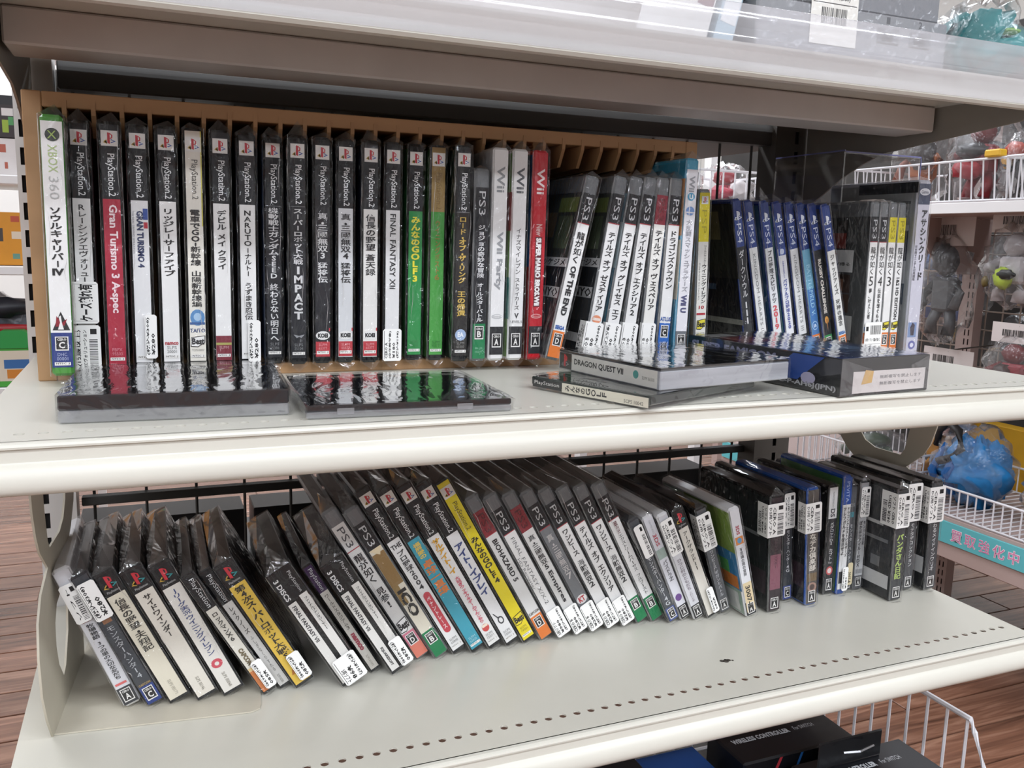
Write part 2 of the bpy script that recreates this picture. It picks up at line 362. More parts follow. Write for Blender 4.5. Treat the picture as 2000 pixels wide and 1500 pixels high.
def sticker(root, t, h, spec, n):
    u0, u1, v0, v1, wrap, style = spec[:6]; lines = spec[6] if len(spec) > 6 else None; tint = spec[7] if len(spec) > 7 else '#f3f2ef'
    x0, x1, z1, z0 = u0 * t, u1 * t, h * (1 - v0), h * (1 - v1); y = -0.0026
    pm = mat(tint, 0.35, name='sticker_paper_' + tint.strip('#')); mb = MB(); c = min(0.0015, (x1 - x0) * 0.2)
    def plate(pts, side):
        if side is None: mb.prism(pts, 1, y - 0.00015, y, pm)
    pts = [(x0 + c, z0), (x1 - c, z0), (x1, z0 + c), (x1, z1 - c), (x1 - c, z1), (x0 + c, z1), (x0, z1 - c), (x0, z0 + c)]
    if wrap > 0: pts = [(x0, z0), (x1 - c, z0), (x1, z0 + c), (x1, z1 - c), (x1 - c, z1), (x0, z1)]
    plate(pts, None)
    if wrap > 0:
        xs = x0 - 0.00015
        mb.prism([(y - 0.00015, z0), (y + wrap, z0), (y + wrap, z1), (y - 0.00015, z1)], 0, xs, x0, pm)
    s = mb.build('price_sticker', root)
    pr = MB(); yp = y - 0.0002
    P = lambda u, v: (u, yp, v)
    wd, ht = x1 - x0, z1 - z0
    if style == 'hand':
        put_text(pr, lines or 'ケース割れ有', P, x0 + wd * 0.22, x1 - wd * 0.22, z0 + ht * 0.06, z1 - ht * 0.06, 'u', INK, 0.035)
        for a in (0.06, 0.94): put_rect(pr, P, x0 + wd * 0.06, x1 - wd * 0.06, z0 + ht * a, z0 + ht * (a + 0.006), INK)
    elif style == 'barh':
        put_barcode(pr, P, x0 + wd * 0.3, x0 + wd * 0.92, z0 + ht * 0.55, z1 - ht * 0.12, False, n)
        put_rect(pr, P, x0 + wd * 0.06, x0 + wd * 0.2, z0 + ht * 0.68, z1 - ht * 0.16, INK)
        put_text(pr, '3用ソフト 龍が如く', P, x0 + wd * 0.06, x0 + wd * 0.9, z0 + ht * 0.3, z0 + ht * 0.42, 'h', INK, 0.02, res=1)
        put_text(pr, '¥980', P, x0 + wd * 0.4, x0 + wd * 0.62, z0 + ht * 0.06, z0 + ht * 0.14, 'h', INK, 0.02, res=1)
        put_rect(pr, P, x0 + wd * 0.05, x0 + wd * 0.95, z0 + ht * 0.2, z0 + ht * 0.21, INK)
    else:
        mode = 'u' if style.endswith('u') else 'r'
        L = lines or ['(税込¥308)', '¥280']
        if style.startswith('bar'):
            put_barcode(pr, P, x0 + wd * 0.55, x1 - wd * 0.12, z0 + ht * 0.06, z1 - ht * 0.3, True, n)
            put_rect(pr, P, x0 + wd * 0.6, x1 - wd * 0.15, z1 - ht * 0.2, z1 - ht * 0.08, INK)
            for i, q in enumerate(L[:2]):
                a = 0.06 + 0.23 * i; put_text(pr, q, P, x0 + wd * a, x0 + wd * (a + 0.17), z0 + ht * 0.08, z1 - ht * 0.1, mode, INK, 0.02, res=1)
        elif style.startswith('price'):
            k = len(L)
            for i, q in enumerate(L):
                a = 0.10 + 0.82 * i / k; ln = ht * (0.86 if len(q) > 6 else 0.5)
                put_text(pr, q, P, x0 + wd * a, x0 + wd * (a + 0.6 / k), z0 + ht * 0.08, z0 + ht * 0.08 + ln, mode, INK, 0.025, res=1)
            put_rect(pr, P, x0 + wd * 0.06, x0 + wd * 0.08, z0 + ht * 0.06, z1 - ht * 0.06, INK)
        if wrap > 0.006:
            xs = x0 - 0.0003; Q = lambda u, v: (xs, y + wrap - u, v)
            put_barcode(pr, Q, wrap * 0.1, wrap * 0.36, z0 + ht * 0.1, z1 - ht * 0.25, True, n + 3)
            put_text(pr, 'USED ¥280', Q, wrap * 0.42, wrap * 0.6, z0 + ht * 0.1, z1 - ht * 0.1, mode, INK, 0.02, res=1)
            put_text(pr, 'ソフト CERO', Q, wrap * 0.7, wrap * 0.88, z0 + ht * 0.1, z1 - ht * 0.1, mode, INK, 0.02, res=1)
    pr.build('sticker_print', s)
NCASE = [0]
def game_case(label, kind, x, y, z, lean, bands, items, cover='#1c1d20', patches=None, stickers=(), peak=0.007, yaw=0.0, t=None, h=None,
              group=None, onboard=False, wrap=True, body=None, center=False):
    """x, y, z: lowest front corner of the spine (its middle with center=True); lean in degrees, positive to the left"""
    NCASE[0] += 1; n = NCASE[0]; rd = random.Random(n * 11)
    T, D, H, bc = KIND[kind]; t = t or T; h = h or H; d = D; bc = body or bc
    if center: x = x - t / 2
    root = thing('game_case', label, 'game case', (x if lean >= 0 else x + t, y, z + 0.0004), (0, -math.radians(lean), yaw), group)
    off = Matrix.Translation((0 if lean >= 0 else -t, 0, 0))
    kids = []
    kids.append(link('case_body', body_mesh(kind, t, d, h, bc), root))
    mb = MB(); mg = 0.0005 if kind == 'xbox' else 0.0011 if t > 0.012 else 0.0007; yb = -0.00025
    P = lambda u, v: (u, yb, v)
    for v0, v1, c in bands:
        za, zb = h * (1 - v1), h * (1 - v0)
        mb.box(mg, t - mg, yb, 0.0006, za, zb, mat(c, 0.5, spec=0.3, name='print_' + c.strip('#')))
    lab = None
    if bands: lab = mb.build('spine_label', root); kids.append(lab)
    pr = MB(); P = lambda u, v: (u, yb - 0.0002, v); P2 = lambda u, v: (u, yb - 0.0003, v); P3 = lambda u, v: (u, yb - 0.0004, v)
    col = lambda c: c if not isinstance(c, str) else mat(c, 0.45, name='ink_' + c.strip('#'))
    yo = [0.0]
    P = lambda u, v: (u, yb - 0.0002 - yo[0], v); P2 = lambda u, v: (u, yb - 0.00022 - yo[0], v); P3 = lambda u, v: (u, yb - 0.00024 - yo[0], v)
    for it in sorted(items, key=lambda q: q[0] not in ('rect', 'circ', 'tri')):
        k = it[0]; yo[0] += 0.000025
        if k in 'srhu':
            _, body_, v0, v1, c, w = it[:6]; bold = it[6] if len(it) > 6 else 0.02; uc = it[7] if len(it) > 7 else 0.5
            put_text(pr, body_, P2, t * (uc - w / 2), t * (uc + w / 2), h * (1 - v1), h * (1 - v0), k, col(c), bold)
        elif k == 'ps':
            _, v0, v1 = it; q = h * (v1 - v0); ua, ub = t / 2 - q / 2, t / 2 + q / 2
            put_rect(pr, P, ua, ub, h * (1 - v1), h * (1 - v0), PAPER)
            put_ps(pr, P2, ua + q * 0.1, ub - q * 0.1, h * (1 - v1) + q * 0.12, h * (1 - v0) - q * 0.12, (RED, GOLD, BLUE), PAPER)
        elif k == 'psc':
            _, v0, v1 = it; q = h * (v1 - v0); ua, ub = t / 2 - q / 2, t / 2 + q / 2
            put_ps(pr, P2, ua, ub, h * (1 - v1), h * (1 - v0), (RED, GOLD, TEAL), INK)
        elif k == 'psm':
            _, v0, v1, c = it; q = h * (v1 - v0); ua, ub = t / 2 - q / 2, t / 2 + q / 2
            put_ps(pr, P2, ua, ub, h * (1 - v1), h * (1 - v0), (col(c),) * 3)
        elif k == 'cero':
            _, ch, v0, v1 = it; q = t * 0.30; zc0, zc1 = h * (1 - v1), h * (1 - v0)
            put_rect(pr, P, t / 2 - q, t / 2 + q, zc0, zc1, PAPER)
            put_rect(pr, P2, t / 2 - q * .84, t / 2 + q * .84, zc0 + (zc1 - zc0) * .08, zc1 - (zc1 - zc0) * .06, INK)
            put_text(pr, 'CERO', P3, t / 2 - q * .7, t / 2 + q * .7, zc1 - (zc1 - zc0) * .3, zc1 - (zc1 - zc0) * .12, 'h', PAPER, 0.02, res=1)
            put_text(pr, ch, P3, t / 2 - q * .46, t / 2 + q * .46, zc0 + (zc1 - zc0) * .16, zc1 - (zc1 - zc0) * .38, 'h', PAPER, 0.03)
        elif k == 'best':
            _, v0, v1, c = it; zc0, zc1 = h * (1 - v1), h * (1 - v0)
            put_poly(pr, P, [(0.02, 0.05), (0.5, 0), (0.98, 0.4), (1, 1), (0.45, 0.92), (0.05, 0.85)], t * .1, t * .9, zc0, zc1, INK)
            put_poly(pr, P2, [(0.06, 0.1), (0.5, 0.06), (0.93, 0.44), (0.94, 0.93), (0.45, 0.86), (0.09, 0.8)], t * .1, t * .9, zc0, zc1, col(c))
            put_text(pr, 'Best', P3, t * .18, t * .84, zc0 + (zc1 - zc0) * .22, zc0 + (zc1 - zc0) * .78, 'h', INK, 0.05)
        elif k == 'rect': put_rect(pr, P, t * it[1], t * it[2], h * (1 - it[4]), h * (1 - it[3]), col(it[5]))
        elif k == 'circ': put_poly(pr, P, ell(), t * it[1], t * it[2], h * (1 - it[4]), h * (1 - it[3]), col(it[5]))
        elif k == 'tri': put_poly(pr, P, it[6], t * it[1], t * it[2], h * (1 - it[4]), h * (1 - it[3]), col(it[5]))
        elif k == 'strip':
            v = it[1]; put_rect(pr, P, t * .14, t * .86, h * (1 - v - .013), h * (1 - v), PAPER)
            put_text(pr, 'NTSC  J', P2, t * .2, t * .8, h * (1 - v - .011), h * (1 - v - .002), 'h', INK, 0.02, res=1)
    if pr.v:
        o = pr.build('lettering', lab or root)
        if not lab: kids.append(o)
    mb = MB(); rp = random.Random(n * 5)
    for side in (0, 1):
        xs = -0.0002 if side == 0 else t + 0.0002; Q = lambda u, v, k=0: (xs + (-0.00008 if side == 0 else 0.00008) * k, u, v)
        mb.add([Q(0.003, 0.003), Q(d - 0.003, 0.003), Q(d - 0.003, h - 0.004 if kind != 'ps3' else h * 0.905), Q(0.003, h - 0.004 if kind != 'ps3' else h * 0.905)], [(0, 1, 2, 3)], mat(cover, 0.4, spec=0.4, name='cover_print_' + cover.strip('#')))
        if side == 0 and patches:
            for ip, (a0, a1, b0, b1, c) in enumerate(patches):
                a0, a1 = 0.36 + 0.64 * a0, 0.36 + 0.64 * a1
                if isinstance(c, tuple):
                    body_, c2 = c
                    # seen from the left the sheet reads from the back of the case (u = d) to its spine (u = 0)
                    QQ = lambda u, v: Q(d - u, v, 1 + ip * 0.3)
                    put_text(mb, body_, QQ, d * a0, d * a1, h * b0, h * b1, 'h', col(c2), 0.02, res=1)
                else: mb.add([Q(d - d * a0, h * b0, 1 + ip * .3), Q(d - d * a1, h * b0, 1 + ip * .3), Q(d - d * a1, h * b1, 1 + ip * .3), Q(d - d * a0, h * b1, 1 + ip * .3)], [(0, 1, 2, 3)], mat(c, 0.35, name='cover_' + c.strip('#')))
    kids.append(mb.build('cover_sheet', root))
    if wrap:
        s = sleeve_mesh(t, d, h, peak * (0.6 + 0.8 * rd.random()), onboard, n).build('plastic_sleeve', root); kids.append(s)
    i0 = len(root.children)
    for i, sp in enumerate(stickers): sticker(root, t, h, sp, n * 7 + i)
    if lean < 0:
        for o in root.children: o.location.x -= t
    return root

# templates of the spines
def PS2(title, col_='#eeedeb', fg='#201f21', v=(0.34, 0.62), mode='s', w=0.62, top='#1d1f22', topfg='#e6e7e8', extra=(), code=None, codefg=None, bold=0.035, end=0.972, side=None):
    b = [(0.012, 0.303, top), (0.303, end, col_)]
    it = [('ps', 0.036, 0.096), ('r', 'PlayStation.2', 0.125, 0.292, topfg, 0.46, 0.008), ('strip', 0.944)]
    if title: it.append((mode, title, v[0], v[1], fg, w, bold))
    if code: it += [('h', code.split()[0], 0.905, 0.918, codefg or '#8c8c8c', 0.5, 0.0), ('h', code.split()[1], 0.922, 0.935, codefg or '#8c8c8c', 0.5, 0.0)]
    return b, it + list(extra)
def PS3(title, v=(0.3, 0.72), mode='s', w=0.66, fg='#1f1f22', body='#edecea', top='#1c1d21', topfg='#c9cacc', cero='B', maker=None, extra=(), bold=0.03, band=None, c0=0.84, line=True):
    b = [(0.095, 0.255, top), (0.255, c0, body), (c0, 0.985, band or CERO_BG[cero])]
    it = [('r', 'PS3', 0.115, 0.235, topfg, 0.44, 0.0), ('cero', cero, c0 + 0.012, c0 + 0.082)]
    if line: it.append(('rect', 0.08, 0.92, 0.252, 0.257, '#a8323c'))
    if title: it.append((mode, title, v[0], v[1], fg, w, bold))
    return b, it + list(extra)
def PS4(title, v, mode, fg, body, cero, w=0.6, extra=(), bold=0.02, band=None):
    b = [(0.015, 0.30, '#2a4080'), (0.30, 0.865, body), (0.865, 0.985, band or CERO_BG[cero])]
    it = [('psm', 0.075, 0.135, '#dfe4ee'), ('r', 'PS4', 0.155, 0.275, '#cfd6e6', 0.5, -0.005), ('cero', cero, 0.878, 0.955)]
    it.append((mode, title, v[0], v[1], fg, w, bold))
    return b, it + list(extra)
def CD(title, v, fg='#26241f', paper='#e4dfd0', top=0.17, w=0.6, extra=(), bold=0.035, mode='s', logo=True, topc='#191a1c'):
    b = [(0.02, top, topc), (top, 0.975, paper)]
    it = [('psc', 0.035, 0.125), ('h', 'PlayStation', 0.135, 0.155, '#b9babb', 0.6, 0.0)] if logo else [('r', 'PlayStation', 0.04, top - 0.015, '#c9cacb', 0.5, 0.0)]
    it.append((mode, title, v[0], v[1], fg, w, bold))
    return b, it + list(extra)
def DS(title, v, fg='#dcdcdc', spine='#222326', cero='A', w=0.5, extra=(), bold=0.02, head=None, cband=None):
    b = [(0.02, 0.86, spine), (0.86, 0.98, cband or spine)]
    it = [('cero', cero, 0.87, 0.965), ('s', title, v[0], v[1], fg, w, bold)]
    if head: it.append(head)
    return b, it + list(extra)
# ------------------------------------------------------------------ the shop
FL = -ZC                                    # floor height measured from the camera
def plate(name, outline, holes, axes, level, thick, m, parent):
    """flat sheet with real holes; outline and holes are 2D loops, axes names the plane they lie in"""
    c = bpy.data.curves.new(name, 'CURVE'); c.dimensions = '2D'; c.fill_mode = 'BOTH'; c.extrude = thick / 2
    for loop in [outline] + holes:
        s = c.splines.new('POLY'); s.points.add(len(loop) - 1); s.use_cyclic_u = True
        for p, q in zip(s.points, loop): p.co = (q[0], q[1], 0, 1)
    o = bpy.data.objects.new(name, c); me = bpy.data.meshes.new_from_object(o); bpy.data.objects.remove(o); bpy.data.curves.remove(c)
    for v in me.vertices:
        a, b, w = v.co
        v.co = (a, b, level + w) if axes == 'xy' else ((level + w, a, b) if axes == 'yz' else (a, level + w, b))
    me.materials.clear(); me.materials.append(m); me.update()
    return link(name, me, parent)
def circle(cx, cy, r, n=10): return [(cx + r * math.cos(2 * math.pi * i / n), cy + r * math.sin(2 * math.pi * i / n)) for i in range(n)]

def wood_floor():
    m = bpy.data.materials.new('laminate_plank'); m.use_nodes = True; nt = m.node_tree; b = nt.nodes['Principled BSDF']
    tc = nt.nodes.new('ShaderNodeTexCoord'); oi = nt.nodes.new('ShaderNodeObjectInfo'); va = nt.nodes.new('ShaderNodeVectorMath'); va.operation = 'ADD'
    sc = nt.nodes.new('ShaderNodeVectorMath'); sc.operation = 'SCALE'; sc.inputs[3].default_value = 9.0
    mp = nt.nodes.new('ShaderNodeMapping'); mp.inputs['Scale'].default_value = (1.2, 14, 1)
    n = nt.nodes.new('ShaderNodeTexNoise'); n.inputs['Scale'].default_value = 3.2; n.inputs['Detail'].default_value = 7; n.inputs['Distortion'].default_value = 1.2
    cr = nt.nodes.new('ShaderNodeValToRGB'); e = cr.color_ramp.elements
    e[0].position = 0.25; e[0].color = lin('#4d3428'); e[1].position = 0.75; e[1].color = lin('#9c7661')
    k = e.new(0.5); k.color = lin('#785341')
    hs = nt.nodes.new('ShaderNodeHueSaturation'); mr = nt.nodes.new('ShaderNodeMapRange'); mr.inputs[3].default_value = 0.72; mr.inputs[4].default_value = 1.2
    L = nt.links.new
    L(oi.outputs['Random'], sc.inputs[0]); L(tc.outputs['Object'], va.inputs[0]); L(sc.outputs[0], va.inputs[1]); L(va.outputs[0], mp.inputs[0]); L(mp.outputs[0], n.inputs['Vector'])
    L(n.outputs['Fac'], cr.inputs[0]); L(oi.outputs['Random'], mr.inputs[0]); L(mr.outputs[0], hs.inputs['Value']); L(cr.outputs[0], hs.inputs['Color']); L(hs.outputs[0], b.inputs['Base Color'])
    b.inputs['Roughness'].default_value = 0.24
    mb = MB(); mb.box(-3.2, 4.2, -4.7, 5.2, -0.03, -0.004, mat('#7a5a4c', 0.35, noise=0.3, scale=5, stretch=(0.3, 4, 1), name='floor_underlay'))
    fl = structure(mb.build('floor'))
    pm = MB(); pm.box(0, 0.896, 0, 0.096, -0.0045, 0, m, 0.001)
    me = bpy.data.meshes.new('plank'); me.from_pydata(pm.v, [], pm.f); me.materials.append(m); me.update()
    for r in range(30):
        for c in range(7):
            o = link('plank', me, fl); o.location = (-1.9 + c * 0.9 - (r * 0.37) % 0.9, 0.45 + r * 0.1, 0)
wood_floor()
stockm = mat('#aaa6a3', 0.7, noise=0.7, scale=5, name='stocked_wall')
wallm = mat('#e9e6e0', 0.8, noise=0.04, scale=3, name='shop_wall_paint')
for nm, b in (('wall_back', (-3.2, 4.2, 5.1, 5.2, 0, 2.75)), ('wall_front', (-3.2, 4.2, -4.7, -4.6, 0, 2.75)), ('wall_left', (-3.2, -3.1, -4.6, 5.1, 0, 2.75)), ('wall_right', (4.1, 4.2, -4.6, 5.1, 0, 2.75)), ('ceiling', (-3.2, 4.2, -4.7, 5.2, 2.75, 2.8))):
    mb = MB(); mb.box(*b, stockm if nm == 'wall_front' else wallm); structure(mb.build(nm))
TUBE = emit('fluorescent_tube', '#ecf2fb', LAMP)
def ceiling_light(x, y, label):
    r = thing('ceiling_light', label, 'ceiling light', (x, y, 2.75 - ZC), group='shop ceiling lights')
    mb = MB(); mb.prism([(-0.14, 0), (-0.11, -0.05), (0.11, -0.05), (0.14, 0)], 0, -0.63, 0.63, WHITE); mb.build('lamp_housing', r)
    mb = MB(); mb.quad((-0.61, -0.105, -0.0515), (-0.61, 0.105, -0.0515), (0.61, 0.105, -0.0515), (0.61, -0.105, -0.0515), TUBE); mb.build('lamp_diffuser', r)
LROWS = [(-3.6, 'front wall'), (-2.3, 'front aisle'), (-1.1, 'camera aisle'), (2.2, 'middle aisle'), (4.0, 'back wall')]
for j, (yy, where) in enumerate(LROWS):
    for i, (xx, side) in enumerate(((-1.5, 'left end'), (0.35, 'middle'), (2.2, 'right end'))):
        ceiling_light(xx, yy, f'long flat ceiling light over the {where}, at the {side} of its row')

# ------------------------------------------------------------------ the shelf unit
X0, X1 = -0.103, 0.799
LIP = [(0.004, 0.0), (0.0, 0.0), (-0.0018, -0.0008), (-0.0024, -0.0022), (-0.0022, -0.0034), (-0.0004, -0.0040), (-0.0002, -0.0115), (-0.0014, -0.0124), (-0.0030, -0.0140), (-0.0046, -0.0165), (-0.0056, -0.0192), (-0.0061, -0.0220), (-0.0060, -0.0248),
       (-0.0053, -0.0272), (-0.0040, -0.0291), (-0.0020, -0.0303), (0.0005, -0.0306), (0.003, -0.0300), (0.004, -0.028), (0.004, -0.024)]
def shelf(label, z, y0, y1, holes_at, paint, pan=(0.05, 0.03)):
    r = thing('display_shelf', label, 'shelf', (0, y0, z), group='shelves of the unit')
    D = y1 - y0
    hs = [circle(X0 + 0.0165 + 0.0126 * i, holes_at, 0.0031) for i in range(70)] if holes_at else []
    plate('shelf_board', [(X0, 0.003), (X1, 0.003), (X1, D), (X0, D)], hs, 'xy', -0.0006, 0.0012, paint, r)
    mb = MB(); mb.profile_x(LIP, X0, X1, CREAM); mb.build('front_lip', r, smooth_from=6)
    for x in (X0, X1 - 0.0012):
        mb = MB(); mb.box(x, x + 0.0012, 0.004, D, -0.022, -0.0013, CREAM); mb.build('side_flange', r)
    mb = MB(); mb.box(X0 + 0.011, X1 - 0.011, pan[0] + 0.01, D - 0.01, -pan[1], -0.0014, CREAM2, 0.003); mb.build('shelf_pan', r)
    return r
mid = shelf('middle cream metal shelf under the wooden rack', -0.1175, 0.544, 0.935, 0.0235, CREAM)
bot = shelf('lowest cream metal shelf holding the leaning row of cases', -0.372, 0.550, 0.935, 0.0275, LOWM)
def bracket(root, x, pts, hole=None):
    return plate('bracket', pts, [hole] if hole else [], 'yz', x, 0.002, GREYM, root)
mb = MB()
for (cx, cy, rr) in ((0.4690, 0.062, 0.0022), (0.4722, 0.0605, 0.0028), (0.4758, 0.0615, 0.0022), (0.4790, 0.0598, 0.0012), (0.4735, 0.0632, 0.0014)):
    mb.add([(a, b_, 0.00012) for a, b_ in circle(cx, cy, rr)], [tuple(range(10))], mat('#4b463f', 0.7))
mb.build('scuff_mark', bot)
for rt, zz, y0 in ((mid, -0.1175, 0.544), (bot, -0.372, 0.550)):
    for x in (X0 + 0.004, X1 - 0.004):
        bracket(rt, x, [(0.03, -0.023), (0.03, -0.03), (0.30, -0.052), (0.385, -0.06), (0.385, -0.003), (0.10, -0.003), (0.10, -0.023)])
# the shallower top shelf with its clear price rail
TY = 0.60
top = thing('display_shelf', 'top cream metal shelf with a clear plastic price rail along its edge', 'shelf', (0, TY, 0.1346), group='shelves of the unit')
mb = MB(); mb.box(X0, X1, 0.004, 0.335, 0.021, 0.0222, CREAM); mb.build('shelf_board', top)
mb = MB(); mb.profile_x([(0.006, 0.004), (0.006, 0.001), (0.003, -0.0005), (0, 0.0005), (-0.002, 0.003), (-0.002, 0.006), (0, 0.0085), (0.001, 0.012), (0.001, 0.020), (0.0, 0.024), (0.002, 0.0265), (0.005, 0.0262), (0.006, 0.0225)], X0, X1, CREAM)
mb.build('front_lip', top)
mb = MB(); mb.box(X0 + 0.0135, X1 - 0.009, 0.129, 0.182, -0.0056, 0.0205, CREAM2, 0.0016); mb.build('shelf_pan', top)
for x in (X0 + 0.009, X1 - 0.003):
    bracket(top, x, [(0.012, 0.0205), (0.012, 0.004), (0.03, -0.005), (0.09, -0.011), (0.205, -0.022), (0.235, -0.032), (0.27, -0.048), (0.30, -0.066), (0.335, -0.085), (0.335, 0.0205)])
rail = MB()
for a in range(24):
    xa, xb = X0 + (X1 - X0 + 0.0) * a / 24, X0 + (X1 - X0) * (a + 1) / 24
    rail.profile_x([(-0.0028, 0.004), (-0.0035, 0.010), (-0.0065, 0.018), (-0.0085, 0.026), (-0.0088, 0.0278), (-0.0082, 0.029), (-0.0088, 0.0302), (-0.0082, 0.0314), (-0.0088, 0.0326), (-0.0082, 0.0338), (-0.0088, 0.035), (-0.0078, 0.044), (-0.0062, 0.0525), (-0.005, 0.0532), (-0.0048, 0.0525)], xa, xb, RAILM)
rail.build('price_rail', top, smooth=True)

def upright(label, x0, x1, y, slots, pm=CREAM2):
    r = thing('slotted_upright', label, 'upright post', (x0, y, FL), group='slotted uprights'); w = x1 - x0; Hh = 1.5
    mb = MB(); sx0, sx1 = slots
    mb.box(0, sx0, 0, 0.0016, 0, Hh, pm); mb.box(sx1, w, 0, 0.0016, 0, Hh, pm); mb.box(0, 0.0016, 0.0016, 0.035, 0, Hh, pm); mb.box(w - 0.0016, w, 0.0016, 0.035, 0, Hh, pm)
    for i in range(60): mb.box(sx0, sx1, 0, 0.0016, i * 0.025, i * 0.025 + 0.0093, pm)
    mb.build('slotted_face', r)
    mb = MB(); mb.box(0.002, w - 0.002, 0.006, 0.034, 0, Hh, mat('#222020', 0.8)); mb.build('slot_shade', r)  # near-black fill stands in for the shade inside the hollow post
upright('cream slotted upright at the left of the wooden rack', -0.1095, -0.076, 0.937, (0.0035, 0.0095))
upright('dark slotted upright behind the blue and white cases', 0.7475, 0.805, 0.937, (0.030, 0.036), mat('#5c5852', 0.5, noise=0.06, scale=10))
DARKM = mat('#4a4947', 0.5, noise=0.06, scale=10, name='grey_back_beam')
mb = MB(); mb.box(0, 0.826, 0, 0.02, 0, 0.026, DARKM, 0.0015); o = mb.build('back_beam'); o.location = (-0.073, 0.946, 0.1315 + ZC); tag(o, 'grey steel crossbeam behind the top of the wooden rack', 'crossbeam')
mb = MB(); mb.box(0, 0.826, 0, 0.012, 0, 0.009, mat('#3a3937', 0.5), 0.001); o = mb.build('back_beam'); o.location = (-0.073, 0.958, -0.277 + ZC); tag(o, 'thin dark crossbar behind the leaning bottom row', 'crossbeam')
net = thing('wire_grid', 'dark wire grid panel closing the back of the shelf unit', 'wire panel', (-0.07, 0.974, -0.40))
NETM = mat('#4b4a48', 0.5, metal=0.3, name='dark_net_wire')
mb = MB(); mb.tube([(0, 0, 0), (0, 0, 0.62)], 0.0017, NETM, 6); wm = mb.build('wire', net); wm.location = (0.008, 0, 0)
for i in range(1, 17):
    c = wm.copy(); COL.objects.link(c); c.parent = net; c.location = (0.008 + 0.05 * i, 0, 0)
mb = MB(); mb.tube([(0, 0.0034, 0), (0.87, 0.0034, 0)], 0.0017, NETM, 6); wh = mb.build('wire', net); wh.location = (0, 0, 0.03)
for z in (0.20, 0.40):
    c = wh.copy(); COL.objects.link(c); c.parent = net; c.location = (0, 0, z)

# ------------------------------------------------------------------ wooden rack
def rack():
    r = thing('wooden_rack', 'light brown wooden slotted rack holding the upper row of cases', 'rack', (-0.0842, 0.768, -0.1175))
    Wd, Dp, Hh = 0.600, 0.15, 0.2215
    mb = MB(); mb.box(0, 0.0135, 0, Dp, 0, Hh, WOOD, 0.0008); sp = mb.build('side_panel', r)
    mb = MB(); mb.box(Wd - 0.0135, Wd, 0, Dp, 0, Hh, WOOD, 0.0008); mb.build('side_panel', r)
    mb = MB(); mb.box(0.0137, Wd - 0.0137, 0, Dp, Hh - 0.0115, Hh, WOOD, 0.0006); mb.build('top_board', r)
    mb = MB(); mb.box(0.0137, Wd - 0.0137, 0, Dp, 0, 0.0095, WOOD, 0.0006); mb.build('bottom_board', r)
    mb = MB(); mb.box(0.0137, Wd - 0.0137, Dp - 0.004, Dp - 0.0005, 0.0097, Hh - 0.0117, WOOD); mb.build('back_board', r)
    mb = MB(); mb.prism([(-0.0006, 0), (0.0, -0.004), (0.010, -0.020), (0.13, -0.024), (0.14, -0.024), (0.14, 0.0), (0.003, 0.0), (0.003, 0.006), (-0.0006, 0.006)], 0, -0.0016, 0.0016, WOOD)
    dv = mb.build('divider', r); dv.location = (0.0287, 0, Hh - 0.0118)
    for i in range(1, 28):
        c = dv.copy(); COL.objects.link(c); c.parent = r; c.location = (0.0287 + 0.02009 * i, 0, Hh - 0.0118)
rack()

# ------------------------------------------------------------------ bookends on the lowest shelf
def bookend(label, x, y, yaw, mirror):
    r = thing('bookend', label, 'bookend', (x, y, -0.372), (0, 0, yaw), group='cream metal bookends')
    out = [(0.026, 0.0015), (0.012, 0.022), (0.002, 0.045), (-0.001, 0.075), (0.003, 0.1), (0.016, 0.116), (0.034, 0.1235), (0.042, 0.127), (0.034, 0.134), (0.02, 0.146), (0.012, 0.16), (0.006, 0.18), (0.004, 0.206), (0.165, 0.206), (0.162, 0.17), (0.152, 0.146), (0.135, 0.129), (0.122, 0.121), (0.138, 0.112), (0.157, 0.092), (0.162, 0.06), (0.162, 0.0015)]
    hole1 = [(0.064, 0.09), (0.055, 0.078), (0.054, 0.06), (0.06, 0.042), (0.074, 0.026), (0.084, 0.03), (0.1, 0.052), (0.104, 0.07), (0.1, 0.088), (0.085, 0.094)]
    hole2 = [(0.041, 0.196), (0.042, 0.172), (0.047, 0.146), (0.052, 0.139), (0.09, 0.139), (0.107, 0.145), (0.118, 0.157), (0.124, 0.176), (0.124, 0.196)]
    plate('upright_plate', out, [hole1, hole2], 'yz', 0, 0.0016, BEIGE, r)
    s = -1 if mirror else 1
    mb = MB(); mb.prism([(0.0, 0.03), (s * 0.142, 0.026), (s * 0.148, 0.03), (s * 0.149, 0.036), (s * 0.149, 0.2), (0.0, 0.205)] if not mirror else [(0, 0.03), (-0.045, 0.03), (-0.045, 0.2), (0, 0.205)], 2, 0.0003, 0.0014, BEIGE); mb.build('base_plate', r)
bookend('cream metal bookend beside the leftmost leaning case', -0.0822, 0.652, math.radians(-5.3), False)
bookend('grey shadowed bookend behind the rightmost black case', 0.8030, 0.690, math.radians(0.5), True)
